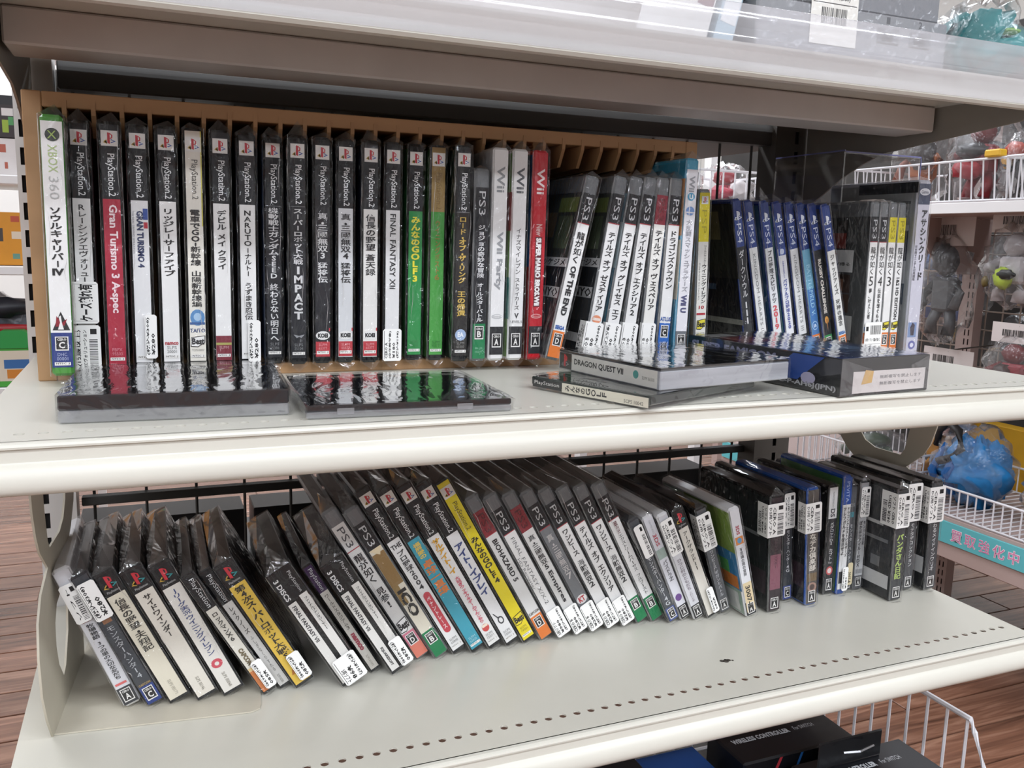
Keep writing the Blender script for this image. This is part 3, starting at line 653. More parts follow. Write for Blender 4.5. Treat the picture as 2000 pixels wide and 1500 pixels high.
# ------------------------------------------------------------------ upper row: cases in the wooden rack
ZR = -0.108
GR = 'cases standing in the wooden rack'
def up(label, kind, xb, y, spec, lean=-0.4, **k):
    b, it = spec
    return game_case(label, kind, xb * y / 0.75, y, ZR, lean, b, it, group=GR, onboard=True, center=True, **k)
up('white spined case with green edges at the left end of the wooden rack', 'xbox', -0.0648, 0.726,
   ([(0.025, 0.828, '#efeeec'), (0.828, 0.965, '#2f3f7e')],
    [('circ', 0.2, 0.84, 0.05, 0.1, '#3a3f3c'), ('h', 'X', 0.06, 0.09, '#a9c46a', 0.4, 0.0), ('r', 'XBOX', 0.112, 0.215, '#b5c98a', 0.4, 0.0), ('r', '360', 0.23, 0.315, '#b9bab8', 0.42, -0.005),
     ('s', 'ソウルキャリバー', 0.342, 0.575, '#1c1c1e', 0.56, 0.035), ('h', 'IV', 0.578, 0.605, '#1c1c1e', 0.52, 0.05),
     ('tri', 0.12, 0.9, 0.745, 0.818, '#1f1f22', [(0, 0), (1, 0), (0.5, 1)]), ('tri', 0.2, 0.78, 0.757, 0.81, '#8c1d2c', [(0.1, 0.1), (0.8, 0.2), (1, 0.7), (0.6, 0.4), (0.2, 0.9)]), ('tri', 0.36, 0.62, 0.76, 0.815, '#ecebe9', [(0, 0), (0.4, 0.5), (0.2, 0.9), (0.6, 1), (0.7, 0.5), (1, 0)]),
     ('cero', 'C', 0.843, 0.898), ('h', 'DHC', 0.907, 0.92, '#aeb6d4', 0.42, 0.0), ('h', '00001', 0.924, 0.937, '#aeb6d4', 0.5, 0.0), ('strip', 0.944)]), peak=0.008, cover='#6a7a5a')
up('black topped white case with a handwritten damage sticker, second in the rack', 'ps2', -0.0468, 0.752, PS2('Rレーシングエヴォリューション', v=(0.325, 0.72), w=0.5, bold=0.01),
   stickers=[(-0.12, 1.12, 0.635, 0.805, 0.0, 'hand'), (-0.10, 1.15, 0.812, 0.995, 0.0, 'baru', ['(12歳以上)', 'エヴォリューション'])], cover='#40424a')
up('red spined case with pale lettering, third in the wooden rack', 'ps2', -0.0259, 0.745, PS2('Gran Turismo 3 A-spec', '#a92d40', '#f0d9dc', v=(0.325, 0.76), mode='r', w=0.52, code='PBPX 95503', codefg='#d98a96', bold=0.03), cover='#7c2333')
up('white case with slanted navy lettering and blue and red blocks', 'ps2', -0.0063, 0.752, PS2('GRAN TURISMO 4', '#e4e4e4', '#27345c', v=(0.345, 0.575), mode='r', w=0.34, bold=0.04,
   extra=[('rect', 0.66, 0.9, 0.335, 0.38, '#2b4b97'), ('rect', 0.68, 0.88, 0.39, 0.415, '#b5303f'), ('r', 'THE REAL DRIVING SIMULATOR', 0.345, 0.52, '#8f9198', 0.1, 0.0, 0.16)]),
   stickers=[(0.56, 1.18, 0.77, 0.955, 0.0, 'priceu')], cover='#c9cacb', peak=0.006)
up('white case with black vertical kana and a tiny red maker mark', 'ps2', 0.0142, 0.752, PS2('リッジレーサーファイブ', v=(0.33, 0.61), code='SLPS 20001', extra=[('h', 'namco', 0.888, 0.9, '#b5343f', 0.7, 0.03)]), cover='#35363c')
up('cream topped white case with a small blue train nose picture', 'ps2', 0.0341, 0.752, ([(0.012, 0.972, '#ebe7dc')],
   [('ps', 0.036, 0.096), ('r', 'PlayStation.2', 0.128, 0.29, '#55534e', 0.42, 0.0), ('rect', 0.86, 0.92, 0.012, 0.4, '#d8cf5e'), ('s', '電車でGO!新幹線', 0.33, 0.565, '#1f1f22', 0.56, 0.04), ('s', '山陽新幹線編', 0.585, 0.74, '#1f1f22', 0.56, 0.04),
    ('circ', 0.12, 0.9, 0.75, 0.82, '#5d8fc2'), ('circ', 0.3, 0.72, 0.765, 0.8, '#a9c8e4'), ('rect', 0.1, 0.9, 0.805, 0.815, '#3d5f95'), ('h', 'TAITO', 0.832, 0.849, '#2b3f73', 0.8, 0.02), ('best', 0.862, 0.912, '#f0efec'),
    ('h', 'TCPS10057', 0.92, 0.929, '#8c8a86', 0.66, 0.0), ('strip', 0.944)]), cover='#c7c3a0')
up('white case with a maroon band and gold stripe near its foot', 'ps2', 0.0542, 0.752, PS2('デビル メイ クライ', v=(0.33, 0.58), w=0.52, extra=[('rect', 0.08, 0.92, 0.865, 0.972, '#7c2b38'), ('rect', 0.08, 0.92, 0.895, 0.905, '#a7a25a'), ('h', 'SLPM', 0.91, 0.922, '#c79aa0', 0.5, 0.0), ('strip', 0.944)]), cover='#3b3236')
up('white case lettered in Latin capitals with a price sticker at its foot', 'ps2', 0.0744, 0.757, PS2('NARUTO', v=(0.325, 0.48), w=0.44, extra=[('s', '-ナルト-', 0.485, 0.61, '#1f1f22', 0.4, 0.02), ('s', 'うずまき忍伝', 0.635, 0.80, '#1f1f22', 0.46, 0.02)], bold=0.03),
   stickers=[(0.42, 1.12, 0.80, 0.985, 0.0, 'priceu')], cover='#3e4d6a')
up('black spined case with white lettering and a blue picture on its side', 'ps2', 0.0949, 0.761, PS2('機動戦士ガンダムSEED', '#222327', '#dcdcdc', v=(0.31, 0.62), w=0.6, extra=[('s', '終わらない明日へ', 0.64, 0.90, '#d8d8d8', 0.5, 0.03), ('rect', 0.08, 0.92, 0.302, 0.304, '#8a8b8d')], code='SLPS 25386', codefg='#77787a'), cover='#2c5d94', body='#14161a')
up('black spined case with white lettering and a faint mask emblem', 'ps2', 0.1147, 0.752, PS2('スーパーロボット大戦', '#232428', '#d6d6d6', v=(0.31, 0.555), w=0.56, extra=[('s', 'IMPACT', 0.56, 0.80, '#d6d6d6', 0.5, 0.05), ('rect', 0.08, 0.92, 0.302, 0.304, '#7a7b7d'), ('tri', 0.2, 0.85, 0.865, 0.885, '#8d8f92', [(0, 1), (0.3, 0.2), (0.5, 0.5), (0.7, 0.2), (1, 1), (0.5, 0.7)])], code='SLPS 25104', codefg='#77787a'), peak=0.009)
def koei(title, body, fg, v, **k):
    return PS2(title, body, fg, v=v, extra=[('circ', 0.08, 0.92, 0.852, 0.892, '#e9e8e6'), ('h', 'KOEI', 0.862, 0.882, '#2a2a2c', 0.6, 0.06), ('rect', 0.86, 0.93, 0.838, 0.852, '#c43542'), ('rect', 0.08, 0.92, 0.90, 0.968, '#b5323c'), ('h', 'SLPM', 0.908, 0.92, '#e0a0a5', 0.5, 0), ('h', '65377', 0.924, 0.936, '#e0a0a5', 0.5, 0), ('strip', 0.942)], **k)
up('black spined case with a red foot band and white oval mark', 'ps2', 0.1351, 0.753, koei('真・三國無双3 猛将伝', '#26262a', '#d9d9d9', (0.325, 0.635)))
up('silvery white case with a red foot band, left of the two', 'ps2', 0.1546, 0.753, koei('真・三國無双4 猛将伝', '#d6d7d9', '#2a2a2d', (0.325, 0.635)), cover='#2a2d3a')
up('white case with a red foot band, right of the silvery one', 'ps2', 0.1761, 0.750, koei('信長の野望 蒼天録', '#e6e4e0', '#232326', (0.325, 0.60)), cover='#20263c')
up('white case with sideways Latin capitals and a broad sticker at its foot', 'ps2', 0.1957, 0.752, PS2('FINAL FANTASY XII', '#e3e2e2', '#2c2d30', v=(0.32, 0.66), mode='r', w=0.36, bold=0.015), stickers=[(-0.1, 1.06, 0.845, 0.995, 0.0, 'priceu', ['CERO A', '(全年齢対象)', '¥180', '(税込¥198)'])], cover='#4a3626')
up('bright green case with yellow vertical lettering', 'ps2', 0.2160, 0.756, PS2('みんなのGOLF3', '#2f8a49', '#e6dc3c', v=(0.325, 0.63), w=0.6, bold=0.05, code='SCPS 15016', codefg='#1c6a30'), cover='#2a7a40')
up('green case with a tan top band and faded brown lettering', 'ps2', 0.2362, 0.752, PS2('ウイニングポスト6', '#4a9a46', '#8f7a3a', v=(0.34, 0.62), w=0.34, top='#a08552', topfg='#8a6f3f', code='SLPM 65377', codefg='#2a7030'), cover='#3b6a34', peak=0.010)
up('black case with gold lettering and a round pale blue badge', 'ps2', 0.2597, 0.740, PS2('ロード・オブ・ザ・リング', '#2a2827', '#d3b257', v=(0.32, 0.63), w=0.5, extra=[('s', '王の帰還', 0.665, 0.785, '#d3b257', 0.56, 0.04), ('circ', 0.14, 0.86, 0.845, 0.9, '#9fb4d4'), ('h', 'EA', 0.86, 0.882, '#eef2f8', 0.4, 0.04), ('rect', 0.08, 0.92, 0.302, 0.304, '#8a8b8d')], code='SLPM 65503', codefg='#8c8a86'), cover='#243028')
up('shorter black case with white lettering and a green foot band', 'ps3', 0.2777, 0.738, PS3('ジョジョの奇妙な冒険', v=(0.285, 0.56), w=0.5, body='#242529', fg='#dededf', cero='B', c0=0.80, extra=[('s', 'オールスターバトル', 0.585, 0.79, '#dededf', 0.46, 0.03), ('h', 'BLJS', 0.925, 0.937, '#8fc0a5', 0.5, 0), ('h', '10217', 0.942, 0.954, '#8fc0a5', 0.5, 0)], line=False), peak=0.005)
def wii(title, v, mode, fg, body='#e9e8e7', wfg='#8d8f92', extra=(), w=0.5, bold=0.02, cero='A'):
    return ([(0.012, 0.835, body), (0.835, 0.97, '#2b2c2f')], [('r', 'Wii', 0.085, 0.205, wfg, 0.5, 0.02), (mode, title, v[0], v[1], fg, w, bold), ('cero', cero, 0.868, 0.935)] + list(extra))
up('white case with grey rounded sideways lettering', 'wii', 0.2950, 0.738, wii('Wii Party', (0.385, 0.66), 'r', '#9a9c9f', w=0.5, bold=0.035, extra=[('circ', 0.14, 0.86, 0.775, 0.797, '#b9babc'), ('circ', 0.18, 0.82, 0.778, 0.794, '#e9e8e7'), ('h', 'Nintendo', 0.781, 0.791, '#a3a4a6', 0.56, 0.0)]), cover='#c8c9cc')
up('white case with thin black vertical kana, left of the red case', 'wii', 0.3142, 0.738, wii('イナズマイレブン', (0.365, 0.585), 's', '#2b2b2e', w=0.38, bold=0.0, wfg='#55585c', extra=[('s', 'ストライカーズ', 0.60, 0.755, '#2b2b2e', 0.38, 0.0), ('tri', 0.36, 0.66, 0.77, 0.798, '#3a3a3d', [(0, 1), (0.5, 0), (1, 1), (0.75, 1), (0.5, 0.5), (0.25, 1)]), ('h', 'LEVEL5', 0.806, 0.818, '#77787a', 0.8, 0.0)]), cover='#7fae55', patches=[(0.0, 1, 0.62, 0.8, '#b23a34'), (0, 1, 0.2, 0.4, '#2f8d80')])
up('bright red case with white block lettering', 'wiired', 0.3344, 0.738, wii('SUPER MARIO BROS.Wii', (0.41, 0.735), 'r', '#f1eeec', '#bb2631', '#f2dedd', bold=0.06, w=0.36, extra=[('rect', 0.28, 0.72, 0.405, 0.74, '#5b1a24'), ('r', 'New', 0.345, 0.40, '#d9a9a6', 0.4, 0.03), ('circ', 0.14, 0.86, 0.775, 0.797, '#e6b0ae'), ('circ', 0.18, 0.82, 0.778, 0.794, '#bb2631'), ('h', 'Nintendo', 0.781, 0.791, '#e6b0ae', 0.56, 0.0)]), cover='#234d84', patches=[(0, 1, 0.0, 0.45, '#8a1f28')], peak=0.009)
G3 = 'cases tilted to the right in the wooden rack'
def tilt(label, kind, x, y, lean, spec, **k):
    b, it = spec
    return game_case(label, kind, x, y, ZR, -lean, b, it, group=G3, onboard=True, center=True, **k)
OTE = [(0.0, 1.0, 0.55, 0.9, '#3a3d3a'), (0.1, 0.5, 0.66, 0.8, '#6a5a44'), (0.55, 0.9, 0.6, 0.78, '#56604c'), (0.5, 0.95, 0.8, 0.88, '#6d7a45'), (0.0, 1, 0.5, 0.55, '#c9c9c9'), (0.05, 0.95, 0.505, 0.545, ('最後のケジメ', '#1c1c1c')), (0.1, 0.9, 0.4, 0.48, '#23262a'), (0.05, 0.95, 0.2, 0.36, '#3a3c3e'), (0.5, 0.95, 0.33, 0.39, '#c4c4c4'), (0.52, 0.93, 0.335, 0.385, ('NYO', '#1c1c1c')), (0.1, 0.8, 0.08, 0.13, '#d0d0d0')]
tilt('white case tilted right at the left of its group, orange foot', 'ps3', 0.3401, 0.722, 12.1, PS3('龍が如く', v=(0.30, 0.47), w=0.6, cero='D', c0=0.84, extra=[('r', 'OF THE END', 0.485, 0.755, '#26262a', 0.42, 0.05), ('h', 'SEGA', 0.81, 0.832, '#3a62a8', 0.72, 0.06)]), cover='#24262a', patches=OTE, peak=0.006)
ST = (-0.22, 1.05, 0.80, 1.0, 0.008, 'priceu', ['CERO B', '¥280', '(税込¥308)'])
tilt('white tilted case with a small orange emblem above its sticker', 'ps3', 0.3780, 0.722, 9.1, PS3('テイルズ オブ ゼスティリア', v=(0.30, 0.735), w=0.58, extra=[('circ', 0.15, 0.85, 0.755, 0.80, '#e2906a'), ('rect', 0.2, 0.8, 0.77, 0.785, '#f0ddd2')]), cover='#2c3034', patches=OTE, stickers=[(-0.3, 1.05, 0.795, 1.0, 0.012, 'priceu', ['CERO B', '¥280', '(税込¥308)'])])
tilt('third tilted white case with a sticker, light blue picture on its side', 'ps3', 0.3973, 0.722, 8.3, PS3('テイルズ オブ グレイセス', v=(0.30, 0.70), w=0.58, extra=[('s', 'エフ', 0.72, 0.785, '#1f1f22', 0.55, 0.03)]), cover='#4d93ad', patches=[(0, 1, 0.5, 0.75, '#b3c9cf')], stickers=[(-0.15, 1.05, 0.80, 1.0, 0.006, 'priceu', ['(12歳以上対象)', '¥280', '(税込¥308)'])])
tilt('fourth tilted white case with a sticker, dark picture on its side', 'ps3', 0.4165, 0.722, 6.9, PS3('テイルズ オブ エクシリア2', v=(0.30, 0.76), w=0.58), cover='#34352f', stickers=[(-0.15, 1.05, 0.80, 1.0, 0.006, 'priceu', ['CERO B', '¥280', '(税込¥308)'])])
tilt('tilted white case with a dark red top band', 'ps3', 0.4383, 0.722, 4.1, PS3('テイルズ オブ ヴェスペリア', v=(0.285, 0.73), w=0.58, top='#8c2f3c', topfg='#6a1e28', body='#eceae4', line=False), cover='#5a5c5e', stickers=[(-0.1, 1.0, 0.80, 1.0, 0.004, 'priceu', ['CERO B', '¥280', '(税込¥308)'])])
tilt('white case with a bright blue foot band beside the tilted ones', 'ps3', 0.4562, 0.720, 2.6, PS3('ドラゴンズクラウン', v=(0.285, 0.61), w=0.58, cero='C', band='#2f67b8', c0=0.80, extra=[('h', 'ATLUS', 0.765, 0.79, '#3a5fa6', 0.85, 0.04)]), cover='#3b6f9e')
tilt('tall white case with a light blue cap at the right end of the rack', 'wiiu', 0.4740, 0.7166, 1.1, ([(0.055, 0.86, '#e7e6ea'), (0.86, 0.97, '#6e7278')],
     [('r', 'Wii', 0.085, 0.165, '#9b9da2', 0.44, 0.03), ('circ', 0.2, 0.8, 0.168, 0.208, '#4f9cc0'), ('h', 'U', 0.176, 0.2, '#eef4f7', 0.3, 0.05), ('circ', 0.16, 0.84, 0.235, 0.28, '#6e93cc'), ('rect', 0.16, 0.84, 0.262, 0.268, '#e7e6ea'), ('rect', 0.4, 0.46, 0.235, 0.28, '#e7e6ea'),
      ('s', '大乱闘スマッシュブラザーズ', 0.30, 0.66, '#a4a4aa', 0.5, 0.02), ('r', 'Wii U', 0.675, 0.765, '#4c4f78', 0.46, 0.05), ('cero', 'A', 0.875, 0.93)]), cover='#3a8fb0', patches=[(0, 1, 0.3, 0.6, '#d3cdbb'), (0, 1, 0.62, 0.9, '#c98c50')], body='#4aa3c6', peak=0.009)

# ------------------------------------------------------------------ cases on the middle shelf right of the rack
ZM = -0.1175
G4 = 'cases on the shelf right of the wooden rack'
def mid_case(label, kind, x, y, lean, spec, **k):
    b, it = spec
    if kind == 'ps4': k['t'] = 0.0116
    if kind == 'ps3': k['t'] = 0.0124
    return game_case(label, kind, x, y, ZM, lean, b, it, group=G4, **k)
mid_case('yellow topped white case just right of the wooden rack', 'psp', 0.5205, 0.760, 1.7, ([(0.02, 0.30, '#dfcf2c'), (0.30, 0.875, '#eae7df'), (0.875, 0.985, '#2a2b2d')],
    [('ps', 0.04, 0.085), ('r', 'PSP', 0.12, 0.25, '#a89a2a', 0.4, -0.02), ('s', 'ワールドサッカー', 0.32, 0.43, '#333333', 0.24, 0.0, 0.66), ('s', 'ウイニングイレブン', 0.43, 0.66, '#26262a', 0.42, 0.03, 0.62), ('s', 'ユビキタスエヴォリューション', 0.42, 0.64, '#333333', 0.18, 0.0, 0.22),
     ('h', '10', 0.672, 0.692, '#b53440', 0.45, 0.03), ('rect', 0.1, 0.85, 0.715, 0.728, '#b53440'), ('best', 0.75, 0.815, '#e6d63a'), ('cero', 'A', 0.89, 0.955)]), cover='#77796f')
DSK = [(0.0, 1, 0.5, 0.97, '#262722'), (0.05, 0.7, 0.72, 0.93, '#6f6845'), (0.3, 0.85, 0.55, 0.75, '#2f3226'), (0.0, 1.0, 0.20, 0.235, '#8d8c84'), (0.1, 0.5, 0.42, 0.46, '#3f566e'), (0.6, 0.75, 0.05, 0.13, '#8b8c8c')]
def sh(px, yy): return px * yy / 0.70
mid_case('dark case with white lettering leftmost of the blue topped group', 'ps4', 0.6064, 0.785, 11.1, PS4('ダークソウル III', (0.32, 0.80), 's', '#cfcfcf', '#24272c', 'D', w=0.6), cover='#16171a', patches=DSK)
mid_case('white case with thin grey serif capitals, left of the two alike', 'ps4', 0.6261, 0.785, 12.7, PS4('KINGDOM HEARTS III', (0.34, 0.86), 'r', '#77787a', '#e4e4e3', 'A', w=0.3, bold=-0.005), stickers=[(0.62, 1.1, 0.87, 1.0, 0, 'none')])
mid_case('white blue topped case with red numerals near its foot', 'ps4', 0.6440, 0.782, 12.4, PS4('プロ野球スピリッツ', (0.315, 0.66), 's', '#4b4c50', '#dfe1e3', 'A', w=0.52, bold=0.04, extra=[('s', '2019', 0.67, 0.835, '#cf4a55', 0.5, 0.05)]), peak=0.012, cover='#33597d')
mid_case('white case with purple lettering and a blue band under its top', 'ps4', 0.6598, 0.780, 12.6, PS4('パワフルプロ野球2020', (0.50, 0.83), 's', '#3d4a9c', '#e2e2e6', 'A', w=0.46, bold=0.04, extra=[('s', 'eBASEBALL', 0.38, 0.49, '#6a72b0', 0.3, 0.02), ('rect', 0.09, 0.91, 0.30, 0.345, '#2a4a98'), ('circ', 0.25, 0.75, 0.302, 0.34, '#c9d2e8')]), cover='#3d8c92', stickers=[(0.66, 1.15, 0.88, 1.0, 0, 'none')])
mid_case('white case with thin grey serif capitals, right of the two alike', 'ps4', 0.6752, 0.777, 13.1, PS4('KINGDOM HEARTS III', (0.34, 0.84), 'r', '#77787a', '#dcdcdc', 'A', w=0.3, bold=-0.005))
mid_case('sky blue case with a round badge and orange foot', 'ps4', 0.6896, 0.772, 14.2, PS4('BATTLEFIELD V', (0.40, 0.73), 'r', '#a9d4e8', '#6fa8c4', 'D', w=0.42, bold=0.0, extra=[('rect', 0.09, 0.91, 0.56, 0.865, '#3f74b2'), ('circ', 0.16, 0.84, 0.775, 0.835, '#a9c9e4'), ('circ', 0.22, 0.78, 0.78, 0.83, '#3f74b2'), ('h', 'EA', 0.795, 0.816, '#dce8f4', 0.36, 0.03)]))
mid_case('dark case with pale lettering and a green foot square', 'ps4', 0.7018, 0.766, 14.6, PS4('RUGBY CHALLENGE', (0.36, 0.72), 'r', '#d6cfc6', '#25262a', 'G', w=0.36, bold=0.05, extra=[('circ', 0.3, 0.75, 0.74, 0.79, '#d79a4a'), ('tri', 0.35, 0.7, 0.76, 0.84, '#a66a34', [(0.3, 1), (0.5, 0), (0.8, 1)])]))
mid_case('white case with blue top and orange foot, rightmost leaning left', 'ps4', 0.7147, 0.758, 15.4, PS4('ジャッジアイズ', (0.325, 0.59), 's', '#3a3a3c', '#e0dfdb', 'D', w=0.52, bold=0.02, extra=[('s', '死神の遺言', 0.62, 0.80, '#3a3a3c', 0.52, 0.02), ('h', 'SEGA', 0.836, 0.858, '#3f6fae', 0.8, 0.06)]))
Y5 = [(0.0, 1, 0.0, 0.905, '#4a4b4b'), (0.0, 0.62, 0.62, 0.9, '#212327'), (0.35, 0.62, 0.78, 0.88, '#34302e'), (0.03, 0.3, 0.70, 0.8, '#5f3a3c'), (0.34, 0.6, 0.70, 0.8, '#7d3a34'), (0.0, 0.75, 0.545, 0.69, '#dddcda'), (0.02, 0.45, 0.63, 0.685, ('が繋ぐ', '#b5303a')), (0.02, 0.7, 0.585, 0.61, ('伝説の龍が帰る', '#333333')),
      (0.0, 0.3, 0.28, 0.53, '#262627'), (0.32, 0.72, 0.41, 0.53, '#3b2c26'), (0.42, 0.6, 0.42, 0.5, '#7d5a48'), (0.32, 0.72, 0.28, 0.4, '#47362c'), (0.45, 0.58, 0.29, 0.37, '#9a6e52'), (0.0, 0.8, 0.1, 0.26, '#b6b5b0'), (0.05, 0.55, 0.2, 0.24, '#8f8e8a'), (0.05, 0.55, 0.14, 0.18, '#8f8e8a'), (0.1, 0.4, 0.02, 0.08, '#2c2c2c')]
def yk(no, rest, v2, top, cero='D', best=False, w2=0.36, topfg='#b9babc'):
    ex = []
    if no: ex.append(('h', no, 0.475, 0.535, '#2b2b2e', 0.46, 0.0))
    if rest: ex.append((('r' if rest.isascii() else 's'), rest, v2[0], v2[1], '#2b2b2e', w2, 0.03))
    ex.append(('best', 0.765, 0.825, '#e6d63a') if best else ('h', 'SEGA', 0.80, 0.826, '#3a6fb0', 0.85, 0.06))
    return PS3('龍が如く', v=(0.285, 0.465), w=0.6, cero=cero, c0=0.84, extra=ex, top=top, topfg=topfg, line=top[1] != 'd', bold=0.01)
mid_case('white case with its dark back cover showing, left of four alike', 'ps3', 0.7313, 0.745, 1.0, yk('5', '夢、叶えし者', (0.55, 0.75), '#26272b'), cover='#4a4b4b', patches=Y5, stickers=[(0.06, 2.05, 0.77, 0.95, 0, 'barh')], peak=0.003)
mid_case('white case with black top band, second of four alike', 'ps3', 0.7443, 0.745, 1.0, yk('4', '伝説を継ぐもの', (0.55, 0.78), '#26272b'), peak=0.003)
mid_case('white case with yellow top band, third of four alike', 'ps3', 0.7573, 0.745, 1.0, yk('3', None, None, '#dcce38', best=True, topfg='#a59a2c'), peak=0.003)
mid_case('white case with yellow top band and sideways capitals, fourth alike', 'ps3', 0.7703, 0.745, 1.0, yk(None, '1&2 HD EDITION', (0.48, 0.755), '#dcce38', best=True, topfg='#a59a2c'), peak=0.003)
mid_case('tall pale lilac case with its grey back cover facing left', 'pc', 0.7862, 0.736, 0.8, ([(0.02, 0.135, '#4d5468'), (0.135, 0.83, '#c9c8d4'), (0.83, 0.98, '#c3c3d2')],
    [('circ', 0.1, 0.9, 0.045, 0.085, '#d6d8de'), ('h', 'Games', 0.056, 0.075, '#50566a', 0.55, 0.0), ('s', 'アサシンクリード', 0.16, 0.56, '#3a3b40', 0.46, 0.05, 0.6), ('s', '日本語マニュアル付英語版', 0.36, 0.56, '#55565c', 0.2, 0.02, 0.18), ('rect', 0.1, 0.75, 0.80, 0.885, '#7f93b8'), ('tri', 0.25, 0.65, 0.80, 0.875, '#4a4650', [(0.2, 0), (0, 0.6), (0.4, 1), (0.9, 0.8), (0.8, 0)]), ('circ', 0.2, 0.75, 0.905, 0.955, '#7072a8'), ('circ', 0.34, 0.62, 0.918, 0.944, '#d6d6e4')]),
    cover='#8d9092', patches=[(0, 1, 0.93, 0.99, '#22262b'), (0.1, 0.9, 0.87, 0.885, '#55595c'), (0.1, 0.85, 0.84, 0.855, '#5d6164'), (0.7, 0.9, 0.3, 0.75, '#b9bcc0'), (0.75, 0.9, 0.55, 0.72, '#3c4150'), (0.75, 0.9, 0.3, 0.42, '#4a5564')], peak=0.004)
# ------------------------------------------------------------------ the leaning row on the lowest shelf
ZB = -0.372
G5 = 'cases leaning in a row on the lowest shelf'
def low(label, kind, x, y, lean, spec, z=ZB, **k):
    b, it = spec
    return game_case(label, kind, x, y, z, lean, b, it, group=G5, **k)
ZP = ZB + 0.0015
BAR = ['DS用ソフト', 'CERO A']
low('white case with a barcode sticker, leftmost in the leaning row', '3ds', -0.0312, 0.7012, 21.2, ([(0.02, 0.86, '#d9d8dc'), (0.86, 0.98, '#3a3b3e')],
    [('s', '牧場物語', 0.39, 0.50, '#2a2a2d', 0.42, 0.04), ('s', '3つの里の大切な友だち', 0.52, 0.80, '#2a2a2d', 0.4, 0.03), ('rect', 0.2, 0.7, 0.34, 0.375, '#8d5a48'), ('rect', 0.15, 0.8, 0.825, 0.84, '#d86a68'), ('cero', 'A', 0.872, 0.962)]), z=ZP, t=0.0132, h=0.127,
    stickers=[(-0.02, 0.86, 0.10, 0.365, 0, 'baru', ['', 'ソフト'])], cover='#b9b8bc', peak=0.004)
low('charcoal case with an upside-down price sticker and blue foot', '3ds', -0.0138, 0.6964, 24.0, ([(0.02, 0.85, '#3d4045'), (0.85, 0.98, '#2d3f7c')],
    [('s', 'モンスターハンター4', 0.385, 0.79, '#b9bcc0', 0.5, 0.0), ('rect', 0.3, 0.8, 0.33, 0.365, '#8a5f44'), ('h', 'CAPCOM', 0.83, 0.845, '#a98f5e', 0.7, 0.03), ('cero', 'C', 0.862, 0.955)]), z=ZP, t=0.0132, h=0.125, body='#2a2c30',
    stickers=[(0.1, 1.08, 0.06, 0.33, 0, 'priceu')], peak=0.004)
low('cream spined disc case with a black logo square, leftmost of three', 'cdfat', 0.0026, 0.6964, 24.6, CD('信長の野望・天翔記', (0.20, 0.60), '#2b2a26', '#ddd6c3', w=0.52, extra=[('r', 'SLPS 00171', 0.84, 0.95, '#a09a8c', 0.16, 0)]), z=ZP, peak=0.004)
low('cream spined disc case with a short kana title, middle of three', 'cdfat', 0.0234, 0.6937, 24.9, CD('サイドワインダー', (0.195, 0.52), '#332f2c', '#e0dace', w=0.4, extra=[('r', 'SLPS 00146', 0.84, 0.94, '#8c867a', 0.16, 0)]), z=ZP, t=0.0162, h=0.127, peak=0.005)
low('white spined disc case with blue lettering and a red flower mark', 'cdfat', 0.0436, 0.6942, 24.9, CD('Jリーグ実況', (0.195, 0.385), '#2f437c', '#e2ded6', w=0.42, bold=0.02, extra=[('s', 'ウイニングイレブン', 0.39, 0.70, '#2f437c', 0.44, 0.02), ('circ', 0.2, 0.75, 0.735, 0.80, '#c94f5c'), ('circ', 0.36, 0.58, 0.755, 0.782, '#e2ded6'), ('r', 'SLPS 00068', 0.84, 0.95, '#8c867a', 0.16, 0)]), z=ZP, t=0.0162, h=0.128, peak=0.006)
low('thin disc case with an orange foot and a torn price sticker', 'cd', 0.0742, 0.6885, 29.4, CD('ロックマンX6', (0.31, 0.55), '#33312c', '#dcd8cc', top=0.28, w=0.5, logo=False, extra=[('r', 'CAPCOM', 0.62, 0.755, '#6d6046', 0.4, 0.06), ('rect', 0.07, 0.93, 0.80, 0.975, '#c9763f'), ('rect', 0.07, 0.93, 0.775, 0.80, '#dcc08c')], bold=0.03), stickers=[(0.45, 1.35, 0.74, 0.965, 0, 'price', ['(税込¥638)', '¥580'])], peak=0.004)
low('thin disc case with a narrow grey white label', 'cd', 0.0880, 0.6939, 29.6, CD('レイクノーズ', (0.30, 0.53), '#3b3a38', '#cfcdc8', top=0.27, w=0.42, logo=False, extra=[('s', 'ふしぎなくりすたる', 0.55, 0.86, '#5d5c58', 0.26, 0.0), ('r', 'SLPS 02385', 0.89, 0.96, '#77756f', 0.2, 0)], bold=0.02), t=0.0096, peak=0.004)
low('yellow spined disc case with black lettering and a price sticker', 'cdfat', 0.1002, 0.6901, 29.1, CD('第4次スーパーロボット大戦S', (0.185, 0.78), '#2b281c', '#dcb84a', w=0.56, bold=0.045, extra=[('tri', 0.2, 0.5, 0.86, 0.9, '#b5702c', [(0, 0), (1, 0), (0.5, 1)])]), t=0.0158, h=0.130, stickers=[(0.42, 1.12, 0.755, 0.96, 0, 'price')], peak=0.004)
def ff(extra=()):
    return ([(0.02, 0.25, '#18191b')], [('r', '3 DISCS', 0.06, 0.235, '#dcdcdc', 0.2, 0.03, 0.20), ('rect', 0.06, 0.40, 0.26, 0.97, '#e1dfda'), ('r', 'FINAL FANTASY VII', 0.285, 0.60, '#26262a', 0.16, 0.03, 0.22),
            ('r', 'PlayStation', 0.05, 0.22, '#c0c1c2', 0.17, 0.0, 0.76), ('rect', 0.6, 0.93, 0.24, 0.97, '#e3e1dc'), ('s', 'ファイナルファンタジーVII', 0.27, 0.56, '#2b2b2e', 0.17, 0.02, 0.76)] + list(extra))
